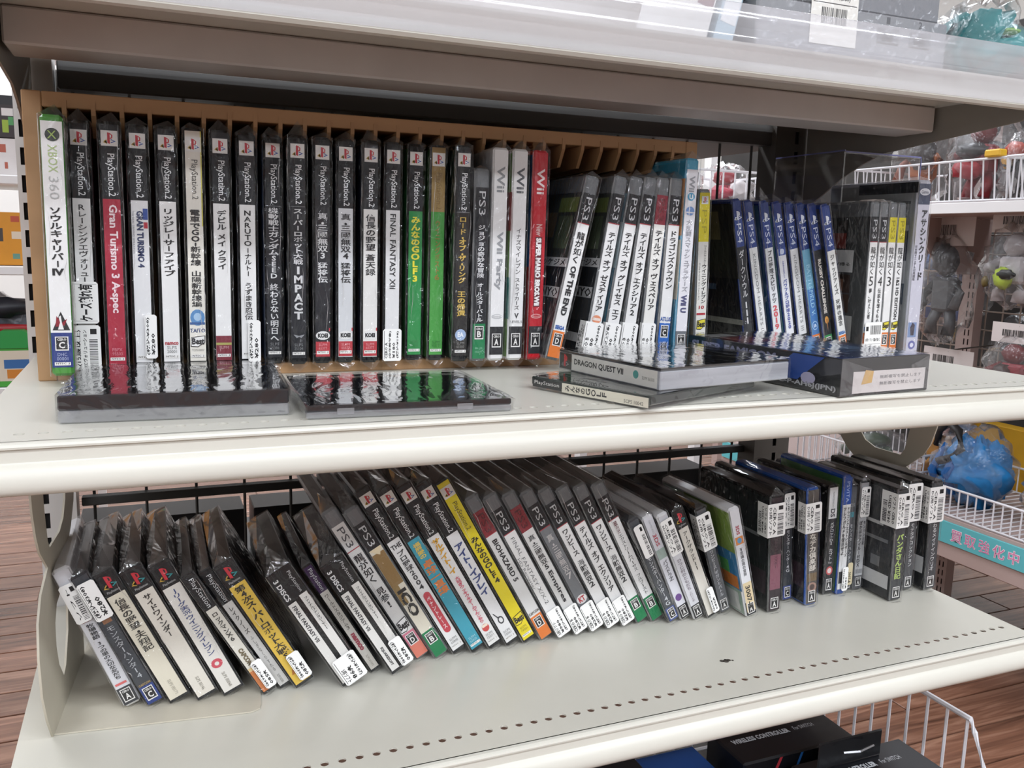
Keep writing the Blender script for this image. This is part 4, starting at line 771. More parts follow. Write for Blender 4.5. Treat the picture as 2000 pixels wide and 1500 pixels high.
low('thick black disc box with two white labels and a large torn sticker', 'cdbox', 0.1372, 0.6793, 30.4, ff(), stickers=[(0.15, 1.1, 0.78, 1.0, 0, 'price', ['3用ソフト', '¥98', '(税込¥107)'])], peak=0.007)
low('thin disc case with a purple top label', 'cd', 0.1653, 0.6961, 30.0, CD('ワールドスタジアム3', (0.27, 0.60), '#5d5850', '#cfcac0', top=0.245, w=0.44, logo=False, topc='#3a2347', bold=0.02, extra=[('r', 'namco', 0.64, 0.80, '#9c3f4c', 0.4, 0.06), ('r', 'SLPS 01343', 0.85, 0.95, '#8c867a', 0.22, 0)]), t=0.0088, h=0.119, peak=0.004)
low('thick black disc box with two white labels and a small sticker', 'cdbox', 0.1812, 0.6861, 30.5, ff([('r', 'SQUARESOFT', 0.76, 0.93, '#2b2b2e', 0.13, 0.04, 0.22)]), stickers=[(0.52, 1.06, 0.75, 0.98, 0, 'price')], peak=0.006)
low('white case with a pink and orange foot, first of the taller leaning cases', 'ps3', 0.2080, 0.7038, 30.4, PS3('龍が如く', v=(0.285, 0.475), w=0.62, body='#e6e4e0', top='#e4e2df', topfg='#4c4c50', cero='D', band='#e0806c', c0=0.82, extra=[('s', '見参!', 0.51, 0.63, '#1f1f22', 0.6, 0.03), ('best', 0.73, 0.815, '#efeeec'), ('rect', 0.09, 0.91, 0.82, 0.90, '#d97f94')]), t=0.0138, h=0.167, peak=0.004, body='#77797b')
low('brown and cream case with curly black letters and a green foot', 'ps3', 0.2245, 0.7000, 29.9, PS3('ICO', v=(0.53, 0.71), mode='r', w=0.62, body='#dfd8c6', fg='#1f1d1a', cero='B', c0=0.82, extra=[('rect', 0.09, 0.91, 0.285, 0.50, '#8c6f42'), ('rect', 0.09, 0.5, 0.50, 0.62, '#8c7344'), ('tri', 0.09, 0.91, 0.255, 0.30, '#e4d4b0', [(0, 1), (1, 1), (0.6, 0)])], bold=0.05, line=False), t=0.0138, h=0.167, peak=0.004)
low('white case with a red pill shaped subtitle', 'ps2', 0.2425, 0.7017, 29.6, PS2('プロ野球2004', '#e4e3e1', '#2b2b2e', v=(0.365, 0.60), w=0.52, bold=0.03, extra=[('h', 'THE', 0.325, 0.35, '#2b2b2e', 0.7, 0.02), ('rect', 0.28, 0.76, 0.64, 0.85, '#c2404c'), ('circ', 0.28, 0.76, 0.62, 0.66, '#c2404c'), ('circ', 0.28, 0.76, 0.83, 0.87, '#c2404c'), ('s', 'ペナントレース', 0.645, 0.845, '#f0dcdc', 0.26, 0.03)], code='SLPM 62808'), t=0.0138, h=0.186, peak=0.004)
low('teal blue case with jagged orange lettering', 'ps2', 0.2595, 0.6985, 29.5, PS2('卓球一直線', '#3f9aae', '#d87c38', v=(0.43, 0.63), w=0.74, bold=0.06, extra=[('s', '福原愛の', 0.325, 0.415, '#e2c45a', 0.5, 0.05)], code='SLPM 62626', codefg='#a9d4de'), t=0.0138, h=0.186, peak=0.004)
low('white case with orange and pink outlined lettering', 'ps2', 0.2768, 0.7002, 29.1, PS2('サルアイトーイ', '#e3e1de', '#d8a02c', v=(0.32, 0.53), w=0.58, bold=0.06, extra=[('s', '大騒ぎウッキウキゲームてんこもり', 0.55, 0.84, '#d0586c', 0.34, 0.05), ('circ', 0.25, 0.75, 0.85, 0.895, '#c94a48'), ('rect', 0.3, 0.7, 0.853, 0.868, '#eedcc8')], code='SCPS 15071'), t=0.0138, h=0.186, peak=0.004)
low('white case with large navy outlined lettering', 'ps2', 0.2943, 0.7006, 29.0, PS2('アイトーイプレイ', '#e3e2e1', '#34457c', v=(0.36, 0.68), w=0.68, bold=0.05, extra=[('circ', 0.3, 0.72, 0.82, 0.865, '#3a3b40'), ('circ', 0.38, 0.64, 0.828, 0.857, '#e3e2e1'), ('tri', 0.2, 0.6, 0.79, 0.83, '#3a3b40', [(0, 1), (0.15, 1), (0.7, 0), (0.5, 0)])], code='SCPS 15061'), t=0.0138, h=0.186, peak=0.005)
low('bright yellow case with black lettering in the leaning row', 'ps2', 0.3116, 0.7010, 29.0, ([(0.012, 0.975, '#e6d326')], [('ps', 0.036, 0.096), ('r', 'PlayStation.2', 0.128, 0.29, '#5c5418', 0.42, 0.0), ('s', 'みんなのGOLF4', 0.335, 0.62, '#26240f', 0.58, 0.045), ('best', 0.82, 0.885, '#e6d326'), ('h', 'SCPS', 0.90, 0.912, '#8c8020', 0.5, 0), ('h', '19301', 0.917, 0.929, '#8c8020', 0.5, 0), ('strip', 0.944)]), t=0.0136, h=0.186, peak=0.004, cover='#8c7f28')
P3 = dict(t=0.0138, h=0.166, peak=0.004)
low('white case with a dark red top band and orange foot', 'ps3', 0.3290, 0.7015, 28.9, PS3('BIOHAZARD 5', v=(0.29, 0.58), mode='r', w=0.36, top='#8a3038', topfg='#5a1a22', body='#e0dfdd', cero='D', c0=0.83, extra=[('h', 'CAPCOM', 0.80, 0.818, '#77726a', 0.8, 0.04)], bold=0.03), **P3)
def stk(a=None): return [(0.0, 1.06, 0.80, 0.985, 0.0, 'priceu', a or ['CERO B', '¥280', '(税込¥308)'])]
low('white case with two lines of thin serif capitals and a sticker', 'ps3', 0.3466, 0.7010, 29.0, PS3('FINAL FANTASY X/X-2', v=(0.29, 0.76), mode='r', w=0.26, bold=-0.008, fg='#5d5d60', extra=[('r', 'HD Remaster', 0.42, 0.64, '#77777a', 0.2, -0.008, 0.2)]), stickers=stk(['3用ソフト', '¥980', '(税込¥1078)']), **P3)
low('white case with a dark red top band and a sticker at its foot', 'ps3', 0.3650, 0.7020, 29.0, PS3('真・三國無双5', v=(0.29, 0.53), w=0.52, top='#8a3038', topfg='#5a1a22', body='#e0dfdc', extra=[('r', 'Empires', 0.545, 0.77, '#2a2a2d', 0.4, 0.03)], line=False), stickers=stk(), **P3)
low('grey case with pale lettering and a red and white oval mark', 'ps3', 0.3828, 0.7030, 28.9, PS3('真・三國無双7', v=(0.30, 0.62), w=0.52, body='#77797c', fg='#c9c4c2', extra=[('circ', 0.1, 0.9, 0.74, 0.80, '#e4e2e0'), ('h', 'KT', 0.752, 0.788, '#b5303c', 0.5, 0.04)], bold=0.02), stickers=stk(), **P3)
low('white case with a kana title and sticker, left of the pair alike', 'ps3', 0.4008, 0.7040, 28.8, PS3('ワンピース', v=(0.28, 0.47), w=0.5, extra=[('s', '海賊無双2', 0.50, 0.70, '#2a2a2d', 0.52, 0.04)]), stickers=stk(), **P3)
low('white case with one long kana title between the pair alike', 'ps3', 0.4180, 0.7040, 28.4, PS3('テイルズ オブ エクシリア', v=(0.28, 0.75), w=0.52), stickers=stk(), **P3)
low('white case with a kana title and green foot, right of the pair', 'ps3', 0.4350, 0.7040, 28.0, PS3('ワンピース', v=(0.28, 0.47), w=0.5, c0=0.82, extra=[('s', '海賊無双2', 0.50, 0.70, '#2a2a2d', 0.52, 0.04)]), **P3)
low('white case with small dense kana and green foot, last of its kind', 'ps3', 0.4512, 0.7025, 27.3, PS3('エクストリームバーサス', v=(0.36, 0.63), w=0.4, c0=0.82, bold=0.0, extra=[('s', '機動戦士ガンダム', 0.27, 0.355, '#6d3038', 0.3, 0.03), ('s', 'フルブースト', 0.65, 0.80, '#2a2a2d', 0.4, 0.0)]), **P3)
TD = dict(t=0.0122, peak=0.005)
low('charcoal case with a slanted barcode sticker and blue foot', '3ds', 0.4665, 0.6947, 26.2, DS('モンスターハンター4G', (0.36, 0.84), '#c9cbce', '#4c4f53', 'C', w=0.42, cband='#46568c'), body='#3a3c40', stickers=[(0.15, 0.95, 0.06, 0.36, 0, 'baru', ['', ''])], h=0.124, **TD)
low('white handheld case with a red mark and purple swirl', '3ds', 0.4808, 0.6955, 25.2, DS('パズドラZ', (0.42, 0.62), '#4b4c52', '#dcdce2', 'A', w=0.44, cband='#2b2c2f', extra=[('r', '3DS', 0.17, 0.28, '#b5404c', 0.34, 0.02), ('rect', 0.1, 0.9, 0.31, 0.40, '#9fb0a8'), ('circ', 0.2, 0.8, 0.75, 0.815, '#6d4a8c'), ('r', 'NINTENDO', 0.04, 0.16, '#9c9da2', 0.14, 0.0)]), h=0.124, **TD)
low('white handheld case with a barcode sticker wrapped at its top', '3ds', 0.4940, 0.6915, 24.4, DS('ひつじ村のともだち', (0.42, 0.72), '#7a7078', '#d3d2d6', 'A', w=0.44, cband='#2b2c2f', extra=[('s', 'とれじゃあ', 0.73, 0.83, '#8c8088', 0.34, 0.0)]), h=0.126, stickers=[(-0.05, 1.1, 0.05, 0.37, 0.0, 'bar', ['3DS用ソフト', 'CERO A'])], **TD)
low('cream spined disc case with a black logo top, right half of row', 'cdfat', 0.5100, 0.6925, 23.6, CD('アークザラッドII', (0.20, 0.56), '#332f2a', '#dcd7cc', w=0.46, bold=0.01), t=0.0132, h=0.128, stickers=[(0.5, 1.1, 0.74, 0.97, 0, 'price')], peak=0.005)
low('black handheld case with a wrapped sticker, beside the white picture case', 'ds', 0.5285, 0.6965, 19.0, DS('ワンピース ギガントバトル', (0.40, 0.84), '#b9babc', '#5c5d60', 'A', w=0.36), t=0.0130, h=0.122, stickers=[(-0.15, 1.08, 0.05, 0.38, 0.012, 'bar', BAR)], peak=0.006)
ART = [(0, 1, 0.55, 0.97, '#7f9a4a'), (0.1, 0.6, 0.6, 0.8, '#c9a94a'), (0, 1, 0.25, 0.6, '#3a7fb0'), (0.3, 0.8, 0.3, 0.5, '#5fae62'), (0.55, 0.95, 0.26, 0.38, '#c97a3c'), (0.05, 0.9, 0.04, 0.22, '#cfd2cf'), (0.1, 0.5, 0.5, 0.66, '#8cb85a')]
low('white case with a colourful picture side and a tan number sticker', '3ds', 0.5485, 0.6800, 15.3, DS('不思議の国の冒険', (0.36, 0.62), '#4b4c52', '#dddde0', 'A', w=0.3, cband='#2b2c2f', extra=[('r', '3DS', 0.16, 0.24, '#b5404c', 0.3, 0.02), ('rect', 0.15, 0.85, 0.26, 0.33, '#d8894a'), ('circ', 0.3, 0.7, 0.27, 0.32, '#5f9ac2'), ('rect', 0.12, 0.9, 0.68, 0.95, '#dcc8a0'), ('r', '3007-A', 0.71, 0.93, '#33302a', 0.42, 0.03)]), t=0.0130, h=0.122, cover='#9ab0a0', patches=ART, peak=0.004)
BK = [(0.05, 0.95, 0.4, 0.9, '#232428'), (0.1, 0.8, 0.62, 0.65, '#8a8b8d'), (0.3, 0.95, 0.15, 0.35, '#3a2a32')]
low('black case with a pink glow on its spine and a wrapped sticker', 'ds', 0.5765, 0.6829, 3.3, DS('ポケットモンスター', (0.36, 0.62), '#4b3038', '#332a2e', 'A', w=0.34, extra=[('rect', 0.09, 0.91, 0.50, 0.80, '#7c4a58')]), t=0.0158, cover='#1c1d20', patches=BK, stickers=[(-0.3, 1.08, 0.06, 0.34, 0.016, 'bar', BAR)], peak=0.012)
low('narrow black case with a blue foot behind the sticker wrapped ones', 'dsgrey', 0.6110, 0.7020, 4.2, DS('モンスターハンター4G', (0.36, 0.74), '#c9cbce', '#3a3d42', 'C', w=0.4, cband='#3a4a86'), t=0.0120, stickers=[(-0.1, 1.05, 0.03, 0.34, 0.0, 'bar', ['CERO C', '3DS用ソフト'])], peak=0.005)
low('brown spined case with a bright blue top edge and round picture', 'ds', 0.6262, 0.6838, 4.0, DS('はなデカ倶楽部', (0.33, 0.70), '#cfc8be', '#55504c', 'A', w=0.6, bold=0.05, extra=[('rect', 0.1, 0.9, 0.72, 0.79, '#6d5a42'), ('circ', 0.12, 0.9, 0.80, 0.88, '#9c7a6c'), ('circ', 0.28, 0.74, 0.815, 0.865, '#4a3a36')]), t=0.0150, h=0.130, body='#2454a4', cover='#17181b', patches=BK, stickers=[(-0.28, 1.08, 0.12, 0.37, 0.012, 'bar', BAR)], peak=0.006)
low('black case with a white top label and a round red emblem', 'ds', 0.6652, 0.7012, 1.8, ([(0.02, 0.30, '#dcdcdc'), (0.30, 0.98, '#2a2b2d')], [('r', 'DS', 0.21, 0.285, '#4b4c50', 0.44, 0.03), ('r', 'NINTENDO', 0.06, 0.2, '#8c8d90', 0.16, 0), ('s', 'メダロットDS', 0.33, 0.54, '#d0d0d0', 0.44, 0.02), ('s', 'カブト', 0.57, 0.68, '#d0d0d0', 0.44, 0.02), ('h', 'Ver', 0.69, 0.71, '#d0d0d0', 0.4, 0), ('circ', 0.14, 0.84, 0.735, 0.815, '#b54a4c'), ('circ', 0.28, 0.7, 0.75, 0.80, '#d8c8c4'), ('cero', 'A', 0.85, 0.955)]), t=0.0130, h=0.124, cover='#17181a', patches=BK, peak=0.003)
low('slim white case with a blue top band', 'vita', 0.6795, 0.6965, 1.2, ([(0.02, 0.24, '#2a4f9c'), (0.24, 0.95, '#dcdcdc')], [('r', 'PSVITA', 0.05, 0.22, '#a9bce0', 0.36, 0.0), ('s', 'ドラゴンクエストビルダーズ', 0.26, 0.68, '#2a2a2d', 0.34, 0.03, 0.72), ('s', 'アレフガルドを復活せよ', 0.26, 0.66, '#2a2a2d', 0.4, 0.04, 0.3), ('rect', 0.1, 0.5, 0.80, 0.9, '#2b2c2f')]), t=0.0115, cover='#3f6b3a', stickers=[(0.35, 1.05, 0.76, 0.96, 0, 'priceu')], peak=0.002)
low('grey case with a small tan sticker near its foot', 'dsgrey', 0.6932, 0.7019, 1.6, DS('モンスターハンター4', (0.36, 0.78), '#c9cbce', '#55585c', 'A', w=0.38, extra=[('h', 'DS', 0.17, 0.2, '#a9acb0', 0.5, 0), ('rect', 0.2, 0.7, 0.25, 0.3, '#4a93a0')]), t=0.0115, h=0.122, stickers=[(0.25, 0.85, 0.72, 0.93, 0, 'price', ['3007-A'], '#d6c9a6')], peak=0.004)
low('pale grey case with a wrapped sticker over its upper spine', 'dsgrey', 0.7062, 0.7002, 1.0, ([(0.02, 0.86, '#b9babc'), (0.86, 0.98, '#55565a')], [('s', 'ぽかぽかアイルー村DX', 0.36, 0.78, '#3a3b40', 0.36, 0.04, 0.32), ('s', 'モンハン日記', 0.36, 0.58, '#3a3b40', 0.28, 0.04, 0.74), ('rect', 0.1, 0.9, 0.80, 0.84, '#8c8d90'), ('cero', 'A', 0.875, 0.955)]), t=0.0118, h=0.126, stickers=[(-0.05, 1.05, 0.05, 0.32, 0, 'bar', BAR)], peak=0.005)
BK2 = [(0.05, 0.95, 0.32, 0.62, '#2f3033'), (0.1, 0.35, 0.68, 0.78, '#9c3a40'), (0.1, 0.3, 0.44, 0.52, '#b5554a'), (0.35, 0.9, 0.5, 0.53, '#77787a'), (0.1, 0.8, 0.64, 0.67, '#c0c0c0'), (0.05, 0.95, 0.10, 0.22, '#c9c9c9'), (0.62, 0.78, 0.27, 0.36, '#6a6b6d')]
low('black case with green outlined lettering, pulled forward of the row', 'ds', 0.7215, 0.6632, 1.2, DS('パンダさん日記', (0.40, 0.80), '#a9bf6a', '#3a3b3e', 'A', w=0.6, bold=0.05), t=0.0158, cover='#2a2b2e', patches=BK2, stickers=[(-0.1, 1.05, 0.04, 0.34, 0.022, 'bar', BAR)], peak=0.006)
low('black case with thin white kana, second from the right end', 'ds', 0.7560, 0.6792, 1.1, DS('モデタデコレクション', (0.38, 0.78), '#c4c4c4', '#4a4b4d', 'A', w=0.4), z=ZP, t=0.0145, cover='#2e2c2a', patches=[(0.55, 0.95, 0.5, 0.58, '#b07a3a'), (0.6, 0.95, 0.4, 0.48, '#a8823c'), (0.6, 0.95, 0.1, 0.25, '#c9c9c9')], stickers=[(-0.35, 1.05, 0.02, 0.36, 0.012, 'bar', BAR)], peak=0.004)
low('black case with thin white kana at the right end of the row', 'ds', 0.7805, 0.6718, 1.4, DS('さわるメイドインワリオ', (0.34, 0.82), '#c4c4c4', '#3f4042', 'A', w=0.4), z=ZP, t=0.0160, cover='#252628', patches=[(0.6, 0.95, 0.15, 0.3, '#c4c4c4')], stickers=[(-0.35, 1.06, 0.05, 0.37, 0.012, 'bar', BAR)], peak=0.006)

# ------------------------------------------------------------------ cases lying on the middle shelf
def flat_case(label, name, x, y, z, yaw, w, d, h, lid, low_m, side_draw=None, lid_draw=None, split=0.5, group='disc cases lying on the middle shelf', bag=0.004, grip=False):
    r = thing(name, label, 'disc case', (x, y, z + 0.0005), (0, 0, yaw), group)
    mb = MB(); mb.box(0, w, 0, d, 0, h * split, low_m, 0.0008); mb.build('case_tray', r)
    mb = MB(); mb.box(0, w, 0, d, h * split + 0.0002, h, lid, 0.0008); o = mb.build('case_lid', r)
    if grip:
        mb = MB()
        for a in (0.14, 0.72): mb.box(w * a, w * (a + 0.08), -0.0006, 0.001, h * 0.25, h * 0.75, SMOKE, 0.0003)
        mb.build('hinge_tab', r)
    if side_draw:
        mb = MB(); side_draw(mb); mb.build('spine_label', r)
    if lid_draw:
        mb = MB(); lid_draw(mb); mb.build('booklet', r)
    mb = MB(); e = 0.0009; rd = random.Random(int(x * 9999)); nx, ny = 10, 6
    V = [(-e + (w + 2 * e) * i / nx, -e + (d + 2 * e) * j / ny, h + e + 0.0006 * rd.random()) for j in range(ny + 1) for i in range(nx + 1)]
    mb.add(V, [(j * (nx + 1) + i, j * (nx + 1) + i + 1, (j + 1) * (nx + 1) + i + 1, (j + 1) * (nx + 1) + i) for j in range(ny) for i in range(nx)], SLEEVE2)
    mb.quad((-e, -e, 0.0002), (w + e, -e, 0.0002), (w + e, -e, h + e), (-e, -e, h + e), SLEEVE2)
    mb.quad((w + e, -e, 0.0002), (w + e + bag, d * .5, 0.0002), (w + e, d * .5, h + e), (w + e, -e, h + e), SLEEVE2)
    mb.add([(w + e, 0, h), (w + e, d * 0.5, h), (w + e + bag * 2.4, d * 0.15, h * 0.5), (w + e, 0, 0.001), (w + e, d * 0.5, 0.001)], [(0, 2, 1), (0, 3, 2), (1, 2, 4)], CRINKLE)
    mb.quad((-e, d + e, 0.0002), (-e, -e, 0.0002), (-e, -e, h + e), (-e, d + e, h + e), SLEEVE2)
    mb.build('plastic_sleeve', r, smooth=False)
    return r
DARKLID = mat('#1d1e22', 0.06, coat=0.8, noise=0.25, scale=30, bump=0.02, name='dark_booklet_under_lid')
flat_case('thick dark disc case lying at the left front of the shelf', 'disc_case', -0.0555, 0.5900, ZM, math.radians(-3.0), 0.138, 0.134, 0.0172, DARKLID, SMOKE, split=0.45)
flat_case('thin dark disc case lying beside the thick one', 'disc_case', 0.0905, 0.5635, ZM, math.radians(-2.6), 0.1415, 0.130, 0.0088, DARKLID, SMOKE, split=0.5, grip=True)
def golf_side(mb):
    X = -0.0003; P = lambda u, v: (X, 0.120 - u, v)
    X2 = lambda u, v: (X - 0.0001, 0.120 - u, v)
    put_rect(mb, P, 0.002, 0.0335, 0.0018, 0.0082, mat('#26282a', 0.4)); put_rect(mb, P, 0.034, 0.1185, 0.0012, 0.0086, mat('#e2ddcb', 0.45))
    put_text(mb, 'PlayStation', X2, 0.004, 0.031, 0.0035, 0.0072, 'h', PAPER, 0.0); put_text(mb, 'みんなのGOLF', lambda a, b: X2(-b, a), 0.0024, 0.0076, -0.080, -0.037, 's', INK, 0.03); put_text(mb, 'SCPS 10042', X2, 0.096, 0.114, 0.0022, 0.0048, 'h', mat('#55544f', 0.5), 0.0)
GREENLID = mat('#23302f', 0.06, coat=0.8, noise=0.5, scale=18, name='dark_green_booklet')
flat_case('thin disc case with a cream spine lying under a thicker one', 'disc_case', 0.3300, 0.5325, ZM, math.radians(22.0), 0.144, 0.120, 0.0098, GREENLID, CLEAR, golf_side, split=0.3, bag=0.006)
def dq_side(mb):
    X = -0.0003; P = lambda u, v: (X, 0.128 - u, v); X2 = lambda u, v: (X - 0.0001, 0.128 - u, v)
    put_rect(mb, P, 0.002, 0.0185, 0.0012, 0.0145, mat('#1e1f22', 0.4)); put_rect(mb, P, 0.019, 0.125, 0.0012, 0.0145, mat('#dddbd4', 0.42))
    put_ps(mb, lambda u, v: (X - 0.0001, 0.128 - u, v), 0.004, 0.0155, 0.0025, 0.0135, (RED, mat('#6d6e70', 0.5), mat('#8c8d90', 0.5)))
    put_text(mb, 'DRAGON QUEST VII', X2, 0.0225, 0.086, 0.0055, 0.0112, 'h', INK, 0.03); put_poly(mb, X2, ell(), 0.0975, 0.104, 0.0055, 0.012, mat('#4f9a92', 0.5)); put_text(mb, 'SLPM 86500', X2, 0.108, 0.122, 0.006, 0.0085, 'h', mat('#77766f', 0.5), 0.0)
flat_case('thick disc case with a white spine lying on the thin one', 'disc_case', 0.3462, 0.5465, ZM + 0.0109, math.radians(10.5), 0.142, 0.128, 0.0168, mat('#1a1b1d', 0.05, coat=0.9, name='black_lid'), mat('#b2b4ba', 0.22, coat=0.4, noise=0.25, scale=60, stretch=(0.2, 0.2, 3), name='clear_double_tray'), dq_side, split=0.86, bag=0.010)
# cartridge box
r = thing('cartridge_box', 'black and blue cartridge game box lying in front of the blue topped cases', 'game box', (0.5115, 0.5400, ZM + 0.0005), (0, 0, math.radians(6.0)))
BX = (0.108, 0.190, 0.0310)
mb = MB(); mb.box(0, BX[0], 0, BX[1], 0, BX[2], mat('#1b1c20', 0.3, coat=0.3, name='box_card'), 0.0005); mb.build('box_card', r)
mb = MB(); Zt = BX[2] + 0.0002; Pt = lambda u, v: (u, v, Zt)
put_rect(mb, Pt, 0.001, 0.107, 0.001, 0.189, mat('#2d4f8e', 0.12, coat=0.6, noise=0.5, scale=25));
for iq, (a, b, c, d_, cc) in enumerate(((0.0, 1, 0.6, 1.0, '#2a2328'), (0.1, 0.5, 0.62, 0.85, '#8c2f36'), (0.5, 0.95, 0.55, 0.8, '#c9c4bc'), (0.2, 0.8, 0.25, 0.5, '#6f92bc'), (0.05, 0.4, 0.86, 0.97, '#e0dfdc'))):
    put_rect(mb, lambda u, v: (u, v, Zt + 0.00005 * (iq + 1)), BX[0] * a + 0.001, BX[0] * b - 0.001, BX[1] * c, BX[1] * d_ - 0.001, mat(cc, 0.15, coat=0.5))
Xs = -0.0002; Ps = lambda u, v: (Xs, BX[1] - u, v); Ps2 = lambda u, v: (Xs - 0.0001, BX[1] - u, v)
put_text(mb, 'SUPER FAMICOM', Ps2, 0.006, 0.118, 0.0195, 0.0275, 'h', mat('#8587a0', 0.45), 0.05)
put_poly(mb, Ps, [(0, 0), (0.55, 0), (1, 1), (0.45, 1)], 0.11, 0.172, 0.008, 0.030, mat('#2a4b94', 0.4)); put_poly(mb, Ps2, ell(), 0.148, 0.164, 0.006, 0.016, mat('#a9a6c0', 0.45))
put_text(mb, 'SHVC-P-AH6J(JPN)', Ps2, 0.104, 0.186, 0.0025, 0.008, 'h', mat('#a9aaae', 0.45), 0.03)
Pf = lambda u, v: (u, -0.0002, v); Pf2 = lambda u, v: (u, -0.0003, v)
put_rect(mb, Pf, 0.014, 0.103, 0.002, 0.020, mat('#d8d2cf', 0.45)); put_poly(mb, Pf2, [(0, 0), (0.9, 0.1), (1, 0.9), (0.3, 1)], 0.024, 0.038, 0.009, 0.021, mat('#cfa866', 0.45))
for i in range(2): put_text(mb, '無断複写を禁止します', Pf2, 0.046, 0.098, 0.013 - i * 0.0055, 0.016 - i * 0.0055, 'h', mat('#6d6a6c', 0.5), 0.0, res=1)
mb.build('box_print', r)
mb = MB(); e = 0.0008
V = [(-e + (BX[0] + 2 * e) * i / 8, -e + (BX[1] + 2 * e) * j / 8, BX[2] + e + 0.0002 + 0.0007 * RND.random()) for j in range(9) for i in range(9)]
mb.add(V, [(j * 9 + i, j * 9 + i + 1, (j + 1) * 9 + i + 1, (j + 1) * 9 + i) for j in range(8) for i in range(8)], SLEEVE2)
mb.quad((-e, -e, 0.0002), (BX[0] + e, -e, 0.0002), (BX[0] + e, -e, BX[2] + e), (-e, -e, BX[2] + e), SLEEVE2)
mb.add([(-e, -e, BX[2]), (BX[0] * 0.3, -e - 0.003, BX[2] * 0.7), (BX[0] * 0.2, -e - 0.001, 0.002), (-e, -e, 0.001)], [(0, 1, 2, 3)], CRINKLE)
mb.add([(BX[0], -e, BX[2]), (BX[0] * 0.75, -e - 0.002, BX[2] * 0.75), (BX[0] * 0.8, -e - 0.001, 0.006), (BX[0], -e, 0.001)], [(0, 1, 2, 3)], CRINKLE)
mb.quad((-e, BX[1] + e, 0.0002), (-e, -e, 0.0002), (-e, -e, BX[2] + e), (-e, BX[1] + e, BX[2] + e), SLEEVE2)
mb.build('plastic_sleeve', r)
# clear acrylic cover standing over the four cases that look alike
r = thing('acrylic_cover', 'clear acrylic cover with lilac edges behind the four white cases', 'acrylic cover', (0.7276, 0.7925, ZM + 0.0005))
AW, AD, AH = 0.115, 0.118, 0.2275; LIL = mat('#7c7fb0', 0.2, name='lilac_polished_edge')
mb = MB(); mb.box(0, AW, 0, AD, AH - 0.002, AH, CLEAR); mb.build('top_sheet', r)
for x in (0, AW - 0.002):
    mb = MB(); mb.box(x, x + 0.002, 0, AD, 0, AH - 0.0023, CLEAR); mb.build('side_sheet', r)
mb = MB(); mb.box(0, 0.0012, -0.0006, AD, AH + 0.0002, AH + 0.0018, LIL); mb.box(0.0014, AW, -0.0008, -0.0002, AH - 0.001, AH + 0.0006, LIL); mb.box(AW + 0.0002, AW + 0.001, -0.0006, 0.0006, 0, AH - 0.0012, LIL); mb.build('polished_edge', r)
# ------------------------------------------------------------------ things on the top shelf
ZT = 0.1346 + 0.0222
r = thing('games_console', 'grey old games console with two numbered ports on the top shelf', 'games console', (0.50, 0.665, ZT + 0.0003))
GRY = mat('#8d8f93', 0.5, noise=0.05, scale=20, name='grey_console_plastic')
mb = MB(); mb.box(0, 0.226, 0, 0.12, 0, 0.062, GRY, 0.002); mb.box(0, 0.226, 0.01, 0.12, 0.062, 0.095, mat('#7d7f84', 0.5), 0.004); mb.build('console_shell', r)
for i, (px_, s_) in enumerate(((0.138, '1'), (0.178, '2'))):
    mb = MB(); mb.box(px_, px_ + 0.026, -0.0015, 0.001, 0.036, 0.050, mat('#6b6d71', 0.5), 0.0008); mb.box(px_ + 0.004, px_ + 0.017, -0.002, 0.0, 0.038, 0.046, mat('#26272a', 0.5)); mb.build('controller_port', r)
    mb = MB(); put_text(mb, s_, lambda u, v: (u, -0.0003, v), px_ + 0.010, px_ + 0.014, 0.054, 0.060, 'h', mat('#55575c', 0.5), 0.0); mb.build('port_number', r)
mb = MB(); put_rect(mb, lambda u, v: (u, -0.0008, v), 0.058, 0.112, 0.028, 0.076, mat('#efece4', 0.4)); put_barcode(mb, lambda u, v: (u, -0.001, v), 0.070, 0.100, 0.046, 0.060, False, 5)
put_rect(mb, lambda u, v: (u, -0.001, v), 0.06, 0.11, 0.0635, 0.0642, INK); put_text(mb, '(税込¥6,380)', lambda u, v: (u, -0.001, v), 0.072, 0.102, 0.0665, 0.0712, 'h', INK, 0.02, res=1); mb.build('price_sticker', r)
mb = MB(); mb.box(-0.004, 0.232, -0.006, 0.125, 0.0002, 0.105, CRINKLE); mb.build('plastic_bag', r)
def goods_box(label, x, y, z, w, d, h, c, yaw=0, cat='box', group=None, stripe=None, tilt=0):
    r = thing('product_box', label, cat, (x, y, z + 0.0005), (0, math.radians(tilt), yaw), group); mb = MB(); mb.box(0, w, 0, d, 0, h, mat(c, 0.4, noise=0.1, scale=20), 0.001); mb.build('carton', r)
    if stripe:
        mb = MB()
        for (a, b, p, q, cc) in stripe:
            if isinstance(cc, tuple): put_text(mb, cc[0], lambda u, v: (u, -0.0004, v), w * a, w * b, h * p, h * q, 'h', mat(cc[1], 0.5), 0.03)
            else: put_rect(mb, lambda u, v: (u, -0.0002, v), w * a, w * b, h * p, h * q, mat(cc, 0.4))
        mb.build('print', r)
    return r
goods_box('pale blue box tilted on the top shelf beside the console', 0.455, 0.67, ZT + 0.003, 0.02, 0.1, 0.12, '#a8c0cc', tilt=14, stripe=[(0.1, 0.9, 0.3, 0.6, '#e2e4e4')], cat='box')
goods_box('white and maroon box on the top shelf left of the pale blue one', 0.428, 0.67, ZT + 0.003, 0.02, 0.1, 0.12, '#dcdad6', tilt=14, stripe=[(0.1, 0.9, 0.4, 0.62, '#6a3a44')])
def bag(r, c, rr, seed, m=None):
    mb = MB(); mb.blob(c, rr, m or CRINKLE, seed, 0.16, 20, 14); mb.build('plastic_bag', r, smooth=True)
def rough_blob(mb, c, rr, m, seed): mb.blob(c, rr, m, seed, 0.25, 12, 8)
